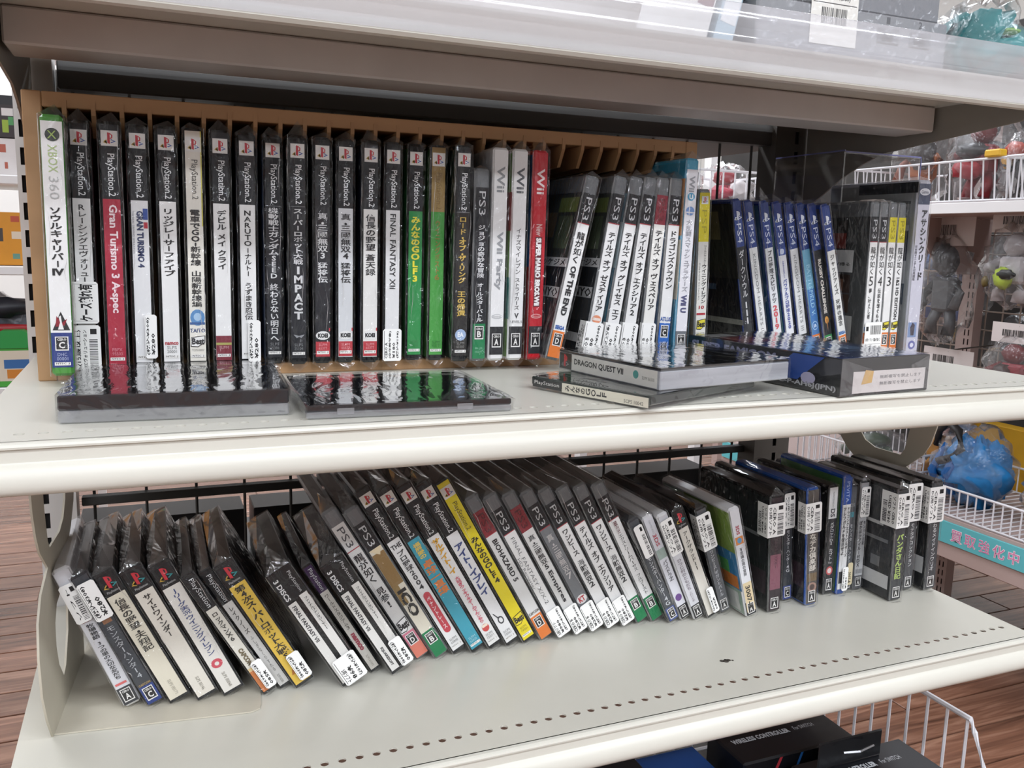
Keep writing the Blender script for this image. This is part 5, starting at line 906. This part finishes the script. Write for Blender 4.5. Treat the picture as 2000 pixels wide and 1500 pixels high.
def bagged(label, loc, size, color, seed, cat='bagged toy', extra=None, group=None, header=False, soft=False):
    """a toy in a clear bag: a figure with head, trunk and limbs in a loose pose, or a soft bundle"""
    r = thing('bagged_toy', label, cat, loc, group=group); sx, sy, sz = size; rd = random.Random(seed)
    m = mat(color, 0.45, noise=0.35, scale=40); dk = [max(0, int(color[i:i + 2], 16) - 45) for i in (1, 3, 5)]; m2 = mat('#%02x%02x%02x' % tuple(dk), 0.45)
    if soft:
        mb = MB(); mb.blob((0, 0, sz * 0.42), (sx * 0.42, sy * 0.44, sz * 0.4), m, seed, 0.3, 22, 14); mb.build('toy_body', r, smooth=True)
        for i in range(3):
            mb = MB(); y0 = (rd.random() - 0.5) * sy * 0.5; mb.tube([(-sx * 0.38, y0, sz * 0.15), (-sx * 0.43, y0 + sy * 0.08, sz * 0.4), (-sx * 0.25, y0 + sy * 0.1 * rd.random(), sz * 0.75)], [0.006, 0.011, 0.005], m2, 6); mb.build('fold', r, smooth=True)
    else:
        mb = MB(); mb.box(-sx * 0.2, sx * 0.2, -sy * 0.2, sy * 0.2, sz * 0.28, sz * 0.62, m, min(sx, sy) * 0.09); mb.build('trunk', r)
        mb = MB(); mb.blob((-sx * 0.02, sy * 0.05 * (rd.random() - .5), sz * 0.76), (sx * 0.2, sy * 0.19, sz * 0.15), m2, seed, 0.1, 12, 8); mb.build('head', r, smooth=True)
        for k in (-1, 1):
            mb = MB(); mb.tube([(0, k * sy * 0.2, sz * 0.56), (-sx * 0.1, k * sy * (0.3 + 0.08 * rd.random()), sz * (0.42 + 0.1 * rd.random())), (-sx * 0.25, k * sy * 0.3, sz * (0.25 + 0.3 * rd.random()))], [sy * 0.075, sy * 0.065, sy * 0.08], m2 if k > 0 else m, 8); mb.build('arm', r, smooth=True)
            mb = MB(); mb.tube([(0, k * sy * 0.1, sz * 0.32), (-sx * 0.12 * rd.random(), k * sy * 0.17, sz * 0.18), (-sx * 0.1, k * sy * 0.16, sz * 0.06)], [sy * 0.09, sy * 0.08, sy * 0.10], m, 8); mb.build('leg', r, smooth=True)
    for i, (c, cen, rr) in enumerate(extra or ()):
        mb = MB(); mb.blob((cen[0] * sx, cen[1] * sy, cen[2] * sz), (rr[0] * sx, rr[1] * sy, rr[2] * sz), mat(c, 0.45, noise=0.3, scale=40), seed + i + 5, 0.2, 10, 7); mb.build('toy_piece', r, smooth=True)
    bag(r, (0, 0, sz * 0.5), (sx * 0.5, sy * 0.5, sz * 0.5), seed + 40)
    if header:
        mb = MB(); mb.box(-0.001, 0.001, -sy * 0.42, sy * 0.42, sz * 0.92, sz * 1.22, mat('#d9cfcb', 0.5)); put_barcode(mb, lambda u, v: (-0.0015, -u, v), -sy * 0.25, sy * 0.1, sz * 1.02, sz * 1.12, False, seed); mb.build('header_card', r)
    return r
bagged('teal pouch wrapped in clear plastic at the right of the top shelf', (0.766, 0.668, ZT + 0.003), (0.068, 0.11, 0.085), '#3f8f92', 3, soft=True, extra=[('#8fbf6a', (0.1, -0.3, 0.6), (0.3, 0.1, 0.04)), ('#c9545c', (0.35, -0.3, 0.4), (0.06, 0.1, 0.12))])

# ------------------------------------------------------------------ shelf unit across the aisle on the right
XG = 1.70
WIRE = mat('#e4e3e6', 0.35, name='white_basket_wire')
def basket(label, loc, w, d, h, flare=0.03, pitch=0.022, m=WIRE, group='white wire baskets', wr=0.0019, dip=False):
    """w along local y, d along local x; front side at x = 0"""
    r = thing('wire_basket', label, 'wire basket', loc, group=group)
    mb = MB(); mb.tube([(-flare, -w / 2, h), (d, -w / 2, h), (d, w / 2, h), (-flare, w / 2, h)] if not dip else [(0, -w / 2, h - 0.07), (0.012, -w / 2, h - 0.05), (0.03, -w / 2, h - 0.012), (0.036, -w / 2, h), (d, -w / 2, h), (d, w / 2, h), (0.036, w / 2, h), (0.03, w / 2, h - 0.012), (0.012, w / 2, h - 0.05), (0, w / 2, h - 0.07)], wr * 1.6, m, 6, True); mb.build('rim', r)
    mb = MB(); mb.tube([(0, -w / 2, 0.004), (d, -w / 2, 0.004), (d, w / 2, 0.004), (0, w / 2, 0.004)], wr * 1.3, m, 6, True); mb.build('rim', r)
    def wires(p, q, a, b, n):
        mb = MB(); mb.tube([(0, 0, 0), tuple(q[i] - p[i] for i in range(3))], wr, m, 5); o = mb.build('wire', r); o.location = p
        for i in range(1, n):
            c = o.copy(); COL.objects.link(c); c.parent = r; c.location = tuple(p[k] + (b[k] - a[k]) * i / (n - 1) for k in range(3))
    n = max(3, int(w / pitch)); nd = max(3, int(d / pitch))
    wires((0, -w / 2, 0.004), (-flare, -w / 2, h - (0.07 if dip else 0)), (0, -w / 2, 0), (0, w / 2, 0), n); wires((d, -w / 2, 0.004), (d, -w / 2, h), (0, -w / 2, 0), (0, w / 2, 0), n)
    s0 = 0.04 if dip else 0.0
    wires((s0, -w / 2, 0.004), (s0, -w / 2, h), (s0, 0, 0), (d, 0, 0), nd); wires((s0, w / 2, 0.004), (s0, w / 2, h), (s0, 0, 0), (d, 0, 0), nd)
    wires((0, -w / 2, 0.004), (d, -w / 2, 0.004), (0, -w / 2, 0), (0, w / 2, 0), n)
    return r
r = thing('base_shelf', 'low shelf deck with a teal sign strip across the aisle', 'shelf', (XG, 1.45, FL))
PINKG = mat('#b9a39c', 0.5, noise=0.05, scale=8, name='warm_grey_panel')
zd = -0.62 - FL
mb = MB(); mb.box(0.004, 0.42, -0.75, 0.85, zd - 0.088, zd + 0.012, PINKG, 0.002); mb.build('deck', r)
for yy in (-0.7, 0.75):
    mb = MB(); mb.box(0.1, 0.36, yy, yy + 0.05, 0, zd - 0.0885, mat('#4b4340', 0.6)); mb.build('leg', r)
mb = MB(); mb.box(-0.002, 0.0035, -0.74, 0.84, zd - 0.049, zd + 0.002, mat('#63bfc6', 0.35, name='teal_sign_card'), 0.0005); sg = mb.build('sign_strip', r)
for y0 in (-0.062, 0.31):
    mb = MB()
    for i, ch in enumerate('買取強化中'):
        for bold, mm, e in ((0.045, mat('#f6eef2', 0.4), 0.0026), (0.0, mat('#e07fae', 0.4), 0.0030)):
            vs, fs, bb = glyphs(ch, bold)
            mb.add([(-e, y0 - i * 0.0365 - (x - 0.5) * 0.031, zd - 0.024 + (y_ - 0.385) * 0.031) for x, y_ in vs], fs, mm)
    mb.build('sign_lettering', sg)
basket('white wire basket above the teal sign strip', (XG + 0.004, 1.375, -0.607), 0.36, 0.34, 0.068, flare=0.0, pitch=0.021)
basket('white wire basket beyond the one with the blue bag', (XG + 0.004, 1.765, -0.607), 0.36, 0.34, 0.10, flare=0.0, pitch=0.021)
basket('white wire basket at the right edge above the sign strip', (XG + 0.004, 1.0, -0.607), 0.34, 0.34, 0.068, flare=0.03, pitch=0.021)
b = bagged('bright blue bag with a black handle in the basket above the sign', (1.83, 1.47, -0.60), (0.17, 0.19, 0.19), '#1f7fc0', 11, cat='bag', soft=True)
mb = MB(); mb.tube([(-0.03, 0.085, 0.13), (-0.04, 0.075, 0.17), (-0.045, 0.045, 0.195), (-0.05, 0.01, 0.18), (-0.06, -0.01, 0.14), (-0.065, 0.02, 0.11), (-0.06, 0.06, 0.095)], 0.010, mat('#23201f', 0.5), 8); mb.build('handle', b, smooth=True)
bagged('dark toy in a clear bag beside the blue bag', (1.84, 1.26, -0.60), (0.14, 0.14, 0.14), '#23252c', 12, extra=[('#d8c840', (-0.3, 0.1, 0.5), (0.08, 0.06, 0.05)), ('#3a4a8c', (0, 0.2, 0.8), (0.2, 0.15, 0.1))])
bagged('lime green toy low in the right edge basket', (1.80, 1.12, -0.60), (0.10, 0.10, 0.07), '#a8c83a', 13)
bagged('green and white toys in a clear bag in the far basket', (1.83, 1.78, -0.60), (0.2, 0.2, 0.12), '#5a6a52', 14, extra=[('#3f9a4a', (-0.3, 0.1, 0.6), (0.1, 0.1, 0.1)), ('#e0e0e4', (-0.3, -0.2, 0.5), (0.14, 0.1, 0.14))])
bagged('amber toy in a clear bag in the far basket', (1.93, 1.66, -0.60), (0.12, 0.14, 0.20), '#c98a2c', 15)
goods_box('yellow carton standing behind the low baskets', 2.06, 1.20, -0.607, 0.05, 0.52, 0.16, '#e0aa28')
r = thing('goods_shelf', 'bright white shelf across the aisle with a wire basket on it', 'shelf', (XG, 1.45, 0.112))
mb = MB(); mb.box(0.004, 0.34, -0.75, 0.85, -0.022, -0.001, PINKG, 0.001); mb.build('shelf_board', r)
mb = MB(); mb.box(-0.004, 0.0035, -0.75, 0.85, -0.022, 0.002, WHITE, 0.001); mb.build('front_lip', r)
for yy in (0.215, -0.62):
    plate('bracket', [(0.02, -0.024), (0.06, -0.05), (0.12, -0.10), (0.16, -0.15), (0.20, -0.165), (0.33, -0.165), (0.33, -0.024)], [], 'xz', yy, 0.003, PINKG, r)
basket('white wire basket on the upper shelf across the aisle', (XG + 0.012, 1.59, 0.1145), 0.44, 0.28, 0.092, flare=0.01, pitch=0.026)
basket('white wire basket at the upper right edge across the aisle', (XG + 0.012, 1.20, 0.1145), 0.32, 0.28, 0.092, flare=0.02, pitch=0.026)
tg = MB(); tg.box(-0.012, 0.012, -0.02, 0.02, 0, 0.016, mat('#dfae2c', 0.45), 0.003); o = tg.build('yellow_tag'); o.location = (XG + 0.002, 1.40, 0.2085 + ZC); tag(o, 'small yellow tag clipped between the two upper baskets', 'tag')
for i, (nm, x, y, s, c, ex) in enumerate((
    ('dark red toy in a clear bag behind the upper basket', 1.84, 1.545, (0.14, 0.14, 0.22), '#8c1f2a', [('#2a2a2c', (-0.2, 0.05, 0.55), (0.25, 0.3, 0.08)), ('#a82a34', (-0.25, 0.1, 0.35), (0.2, 0.25, 0.1))]),
    ('orange brown toy in the upper basket beside the post', 1.86, 1.74, (0.14, 0.16, 0.22), '#a85a24', [('#2c2420', (-0.2, -0.1, 0.6), (0.2, 0.25, 0.2))]),
    ('black bagged toy at the back of the upper basket', 1.93, 1.62, (0.12, 0.2, 0.25), '#1f1f22', None),
    ('dark grey bagged toy between the upper baskets', 1.84, 1.42, (0.14, 0.12, 0.16), '#2f3336', [('#b0402c', (-0.25, 0.1, 0.7), (0.15, 0.2, 0.12)), ('#d8a030', (-0.2, 0.3, 0.6), (0.1, 0.1, 0.14))]),
    ('bright green toy in a clear bag at the upper right', 1.80, 1.27, (0.12, 0.13, 0.19), '#3fae3a', [('#c9b8b4', (0, 0, 0.3), (0.3, 0.3, 0.2))]),
    ('black toy at the right edge of the upper baskets', 1.90, 1.17, (0.14, 0.16, 0.2), '#242326', [('#d8b030', (-0.3, 0.1, 0.4), (0.1, 0.2, 0.1))]))):
    bagged(nm, (x, y, 0.12), s, c, 20 + i * 3, extra=ex, group='bagged toys across the aisle')
for i, yy in enumerate((1.672, 0.77)):
    r = thing('slotted_upright', ('pinkish slotted upright across the aisle', 'slotted upright across the aisle outside the right edge')[i], 'upright post', (2.02, yy, FL), group='uprights across the aisle'); mb = MB()
    mb.box(0, 0.03, 0, 0.006, 0, 1.5, PINKG); mb.box(0, 0.03, 0.030, 0.05, 0, 1.5, PINKG)
    for a, b_ in ((0.006, 0.010), (0.014, 0.022), (0.026, 0.030)): mb.box(0, 0.0015, a, b_, 0, 1.5, PINKG)
    for k in range(60):
        for a, b_ in ((0.010, 0.014), (0.022, 0.026)): mb.box(0, 0.0015, a, b_, k * 0.025, k * 0.025 + 0.009, PINKG)
    mb.build('slotted_face', r); mb = MB(); mb.box(0.004, 0.028, 0.0065, 0.0295, 0, 1.5, mat('#222020', 0.8)); mb.build('slot_shade', r)  # dark fill behind the slots, coloured as the post's inner shade
net2 = thing('wire_grid', 'beige wire grid panel across the aisle', 'wire panel', (2.06, 1.22, -0.42))
N2 = mat('#a8988c', 0.5, name='beige_net_wire')
mb = MB(); mb.tube([(0, 0, 0), (0, 0, 0.50)], 0.0022, N2, 5); o = mb.build('wire', net2); o.location = (0, -0.45, 0)
for i in range(1, 26):
    c = o.copy(); COL.objects.link(c); c.parent = net2; c.location = (0, -0.45 + 0.05 * i, 0)
mb = MB(); mb.tube([(0, -0.45, 0), (0, 0.85, 0)], 0.0022, N2, 5); o = mb.build('wire', net2); o.location = (-0.0045, 0, 0.02)
for i in range(1, 10):
    c = o.copy(); COL.objects.link(c); c.parent = net2; c.location = (-0.0045, 0, 0.02 + 0.05 * i)
for i, (nm, x, y, z, s, c, ex) in enumerate((
    ('grey figure in a dark bag hanging beside the pinkish upright', 1.86, 1.63, -0.22, (0.10, 0.16, 0.26), '#55585a', [('#2a2c30', (0, 0.1, 0.8), (0.25, 0.2, 0.15))]),
    ('lime and white toy hanging in a clear bag at the right edge', 1.80, 1.40, -0.115, (0.08, 0.16, 0.18), '#c9c4c6', [('#b8d22c', (-0.3, 0.05, 0.35), (0.2, 0.14, 0.14)), ('#2a2c2a', (-0.45, -0.05, 0.4), (0.06, 0.16, 0.06)), ('#6a5a30', (-0.4, 0.28, 0.3), (0.08, 0.05, 0.07))]),
    ('dark red blossoms hanging in a clear bag at the right edge', 1.80, 1.37, -0.335, (0.08, 0.16, 0.15), '#8c1c28', [('#3a2420', (-0.2, 0.1, 0.4), (0.2, 0.15, 0.2))]),
    ('navy bags in clear plastic hanging behind the grid', 2.14, 1.85, -0.20, (0.10, 0.30, 0.22), '#2a4f94', [('#5a80b8', (-0.2, 0, 0.8), (0.3, 0.4, 0.15))]),
    ('brown and red toys hanging low beside the upright', 1.88, 1.62, -0.46, (0.10, 0.18, 0.18), '#4a3230', [('#a8242c', (-0.3, 0.1, 0.3), (0.2, 0.2, 0.2)), ('#c9a040', (-0.3, -0.15, 0.45), (0.1, 0.1, 0.1))]),
    ('dark green bag hanging behind the beige grid', 2.16, 1.62, -0.36, (0.10, 0.2, 0.2), '#1f4a3a', None), ('dark blue bag hanging behind the beige grid', 2.16, 1.56, -0.12, (0.10, 0.24, 0.2), '#1f2f4c', None))):
    b = bagged(nm, (x, y, z), s, c, 50 + i * 3, extra=ex, group='toys hanging across the aisle', header=i in (0, 1, 2, 4))
    mb = MB(); mb.tube([(0, 0, s[2] * 1.18), (0.0, 0, s[2] * 1.2), (2.055 - x if x < 2 else -0.075, 0, s[2] * 1.26)], 0.002, mat('#8c8682', 0.3, metal=0.8), 5); mb.build('hook', b)

bp = thing('back_panel', 'dark board behind the goods across the aisle', 'panel', (2.27, 1.45, FL)); mb = MB(); mb.box(0, 0.012, -0.85, 1.75, 0.2, 1.6, mat('#33302e', 0.6, noise=0.4, scale=9), 0.002); mb.build('panel_board', bp)
for q in (-0.8, 1.66):
    mb = MB(); mb.box(0.0125, 0.05, q, q + 0.04, 0, 1.5, PINKG); mb.build('post', bp)
# ------------------------------------------------------------------ wire basket and boxes under the lowest shelf
r = basket('white wire basket of controller boxes under the lowest shelf', (0.0, 0.0, 0.0), 0.62, 0.30, 0.16, flare=0.0, pitch=0.026, dip=True)
r.location = (0.49, 0.575, -0.655 + ZC); r.rotation_euler = (0, 0, math.radians(90));
# local x runs to the back (world +y), local y runs to the left (world -x)
tb = thing('base_shelf', 'shade-darkened bottom deck carrying the basket of controller boxes', 'shelf', (0.3480, 0.56, FL)); mb = MB(); mb.box(-0.45, 0.45, 0, 0.42, 0.25, 0.29, mat('#5d5a56', 0.5), 0.003); mb.build('deck', tb)  # cream deck coloured dark to stand for the shade under the shelf
mb = MB(); mb.box(-0.44, 0.44, 0.04, 0.4, 0, 0.2495, mat('#cfcabc', 0.5)); mb.build('kick_panel', tb)
WHT = mat('#c4c6c8', 0.4)
def ctrl(label, x, y, z, h, blue=False, tab=False, txt='WIRELESS CONTROLLER', yaw=0.0):
    r = thing('controller_box', label, 'controller box', (x, y, z + 0.0005), (0, 0, yaw), 'black controller boxes'); w, d = 0.15, 0.066
    mb = MB(); mb.box(0, w, 0, d, 0, h, mat('#15161a', 0.3, coat=0.2, name='black_glossy_card'), 0.002); mb.build('carton', r)
    mb = MB(); P = lambda u, v: (u, v, h + 0.0003)
    put_text(mb, txt, P, 0.012, 0.088, d * 0.5, d * 0.62, 'h', WHT, 0.04); put_text(mb, 'For SWITCH', P, 0.095, 0.122, d * 0.52, d * 0.62, 'h', WHT, 0.0)
    Q = lambda u, v: (u, -0.0003, v)
    put_poly(mb, Q, [(0, 0), (0.04, 0), (0.5, 1), (0.46, 1)], 0.0, 0.1, 0.01, h - 0.002, mat('#a8323c', 0.4)); put_poly(mb, Q, [(0, 0), (0.04, 0), (0.5, 1), (0.46, 1)], 0.035, 0.12, 0.01, h - 0.002, mat('#2a6ab0', 0.4))
    mb.build('print', r)
    if tab:
        mb = MB(); mb.box(0.02, 0.105, d * 0.72, d * 0.76, h + 0.0005, h + 0.030, mat('#141518', 0.25), 0.002); mb.build('hang_tab', r)
        mb = MB(); mb.tube([(0.045, d * 0.6, h + 0.02), (0.06, d * 0.5, h + 0.022), (0.085, d * 0.6, h + 0.02)], 0.0015, mat('#8c8d90', 0.3, metal=0.8), 5); mb.build('hang_clip', r)
ctrl('black controller box at the back of the basket, text half hidden', 0.552, 0.672, -0.645, 0.115)
ctrl('black controller box with a hang tab at the front of the basket', 0.600, 0.592, -0.645, 0.112, tab=True)
goods_box('deep blue box in the basket left of the controller boxes', 0.455, 0.60, -0.645, 0.08, 0.14, 0.10, '#1f4f94', stripe=[(0.1, 0.6, 0.55, 0.9, '#e2e2e0'), (0.1, 0.9, 0.1, 0.3, '#141518')])
goods_box('black box with a barcode in the basket beside the blue one', 0.40, 0.68, -0.645, 0.05, 0.14, 0.115, '#17181c', stripe=[(0.2, 0.8, 0.7, 0.95, '#d8d8d6')])

# ------------------------------------------------------------------ far goods on the left and behind
sh2 = thing('goods_shelf', 'white display shelves far behind on the left', 'shelf', (-0.75, 2.20, FL))
for z in (-0.345, -0.078, 0.116, 0.42):
    mb = MB(); mb.box(0, 0.62, -0.02, 0.3, z - FL - 0.02, z - FL - 0.0005, WHITE, 0.002); mb.build('shelf_board', sh2)
for a in (0.0, 0.60):
    mb = MB(); mb.box(a, a + 0.02, 0.3002, 0.33, 0, 1.45, WHITE); mb.build('post', sh2)
goods_box('orange carton with small printed pictures far on the left', -0.48, 2.22, -0.078, 0.235, 0.1, 0.115, '#e39a2c', stripe=[(0.86, 0.93, 0.82, 0.93, '#c2563a'), (0.86, 0.94, 0.5, 0.64, '#e8d8c0'), (0.86, 0.92, 0.12, 0.22, '#6a9a8a'), (0.74, 0.79, 0.45, 0.7, '#4a4440')])
goods_box('green carton behind the orange one far on the left', -0.262, 2.31, -0.078, 0.05, 0.08, 0.13, '#3fae5a')
goods_box('white carton with red print far on the left', -0.45, 2.22, 0.116, 0.20, 0.1, 0.078, '#e8e2e0', stripe=[(0.78, 0.86, 0.62, 0.84, '#b8604c'), (0.84, 0.87, 0.18, 0.36, '#b8604c')])
goods_box('dark toy card with green and orange pictures far on the left', -0.45, 2.22, 0.196, 0.20, 0.05, 0.088, '#33282a', stripe=[(0.84, 0.90, 0.12, 0.42, '#9db83a'), (0.90, 0.95, 0.3, 0.5, '#4f9a5a'), (0.74, 0.79, 0.4, 0.66, '#c8765a'), (0.84, 0.95, 0.52, 0.7, '#e8e4e2'), (0.7, 1, 0.78, 1, '#1c1c20')])
b = bagged('navy bags with a red strip far on the left', (-0.36, 2.30, -0.342), (0.30, 0.16, 0.20), '#1f2c44', 90, cat='bag', soft=True, extra=[('#b52f34', (0.2, -0.45, 0.62), (0.3, 0.06, 0.05)), ('#2a2c34', (0.1, -0.3, 0.85), (0.3, 0.2, 0.12))])
r = thing('green_tub', 'small green tub with a lid and picture label far on the left', 'tub', (-0.285, 2.19, -0.344))
mb = MB(); mb.prism([(-0.036, 0), (0.036, 0), (0.042, 0.085), (-0.042, 0.085)], 1, -0.0, 0.07, mat('#4fae44', 0.4)); mb.build('tub_body', r)
mb = MB(); mb.prism([(-0.046, 0.0855), (0.046, 0.0855), (0.046, 0.108), (0.02, 0.125), (-0.02, 0.125), (-0.046, 0.108)], 1, -0.004, 0.074, mat('#2f9e4c', 0.4)); mb.build('tub_lid', r)
mb = MB(); P = lambda u, v: (u, -0.001, v); put_rect(mb, P, -0.03, 0.032, 0.012, 0.08, mat('#e6dcc8', 0.5)); put_rect(mb, lambda u, v: (u, -0.0012, v), -0.02, 0.03, 0.04, 0.06, mat('#3a6fae', 0.5)); put_rect(mb, lambda u, v: (u, -0.0013, v), -0.015, 0.02, 0.018, 0.038, mat('#d88a34', 0.5)); mb.build('picture_label', r)
sh3 = thing('goods_shelf', 'reverse side shelves behind the back grid of the main unit', 'shelf', (-0.103, 0.975, FL))
for z, dd in ((0.155, 0.33), (-0.1175, 0.36), (-0.372, 0.20)):
    mb = MB(); mb.box(0, 0.902, 0.012, dd, z - FL - 0.02, z - FL - 0.0005, mat('#625e58', 0.5), 0.002); mb.build('shelf_board', sh3)
mb = MB(); mb.box(0.0, 0.902, 0.3302, 0.335, 0.155 - FL - 0.035, 0.155 - FL + 0.012, mat('#4f4b46', 0.5), 0.001); mb.build('front_lip', sh3)
for i, (x, w, h, c, nm) in enumerate(((-0.088, 0.046, 0.235, '#e4eef8', 'white'), (-0.036, 0.07, 0.20, '#b09c94', 'pinkish'), (0.04, 0.05, 0.19, '#d8d6d2', 'pale grey'), (0.095, 0.05, 0.235, '#1f6a74', 'teal'), (0.15, 0.10, 0.23, '#8c7a3c', 'olive'), (0.255, 0.09, 0.24, '#24423a', 'dark green'), (0.35, 0.09, 0.235, '#8a4038', 'brick red'), (0.445, 0.08, 0.24, '#3a3a44', 'charcoal'), (0.53, 0.085, 0.22, '#2f3370', 'navy'))):
    goods_box(f'{nm} carton on the reverse shelf behind the wooden rack', x, 1.0, -0.1175, w, 0.2, h, c, group='cartons on the reverse shelf')
for i, (x, w) in enumerate(((-0.08, 0.17), (0.10, 0.2), (0.31, 0.2), (0.52, 0.2))):
    goods_box(('leftmost', 'second', 'third', 'rightmost')[i] + ' low black carton behind the leaning row', x, 1.0, -0.372, w, 0.055, 0.064, '#1d1c1e', group='low black cartons on the reverse shelf')
bs = thing('goods_shelf', 'far shelf with a basket behind the blue topped cases', 'shelf', (0.98, 1.60, FL)); mb = MB(); mb.box(0, 0.36, -0.05, 0.3, 0.06 - FL - 0.02, 0.06 - FL - 0.0005, WHITE, 0.002); mb.build('shelf_board', bs)
for a in (0.0, 0.34):
    mb = MB(); mb.box(a, a + 0.02, 0.3002, 0.33, 0, 1.45, WHITE); mb.build('post', bs)
basket('white wire basket behind the blue topped cases', (1.16, 1.80, 0.0605), 0.30, 0.22, 0.10, flare=0.0, pitch=0.026).rotation_euler = (0, 0, math.radians(-90))
bagged('red and white toys in the basket behind the blue topped cases', (1.22, 1.70, 0.066), (0.14, 0.12, 0.12), '#c0304a', 97, extra=[('#e8e0e0', (0.1, -0.3, 0.5), (0.2, 0.1, 0.2))])
bagged('orange and black toys in the basket behind the blue topped cases', (1.09, 1.70, 0.066), (0.12, 0.12, 0.12), '#d0863a', 99, extra=[('#26262a', (0.1, -0.3, 0.7), (0.2, 0.1, 0.15))])
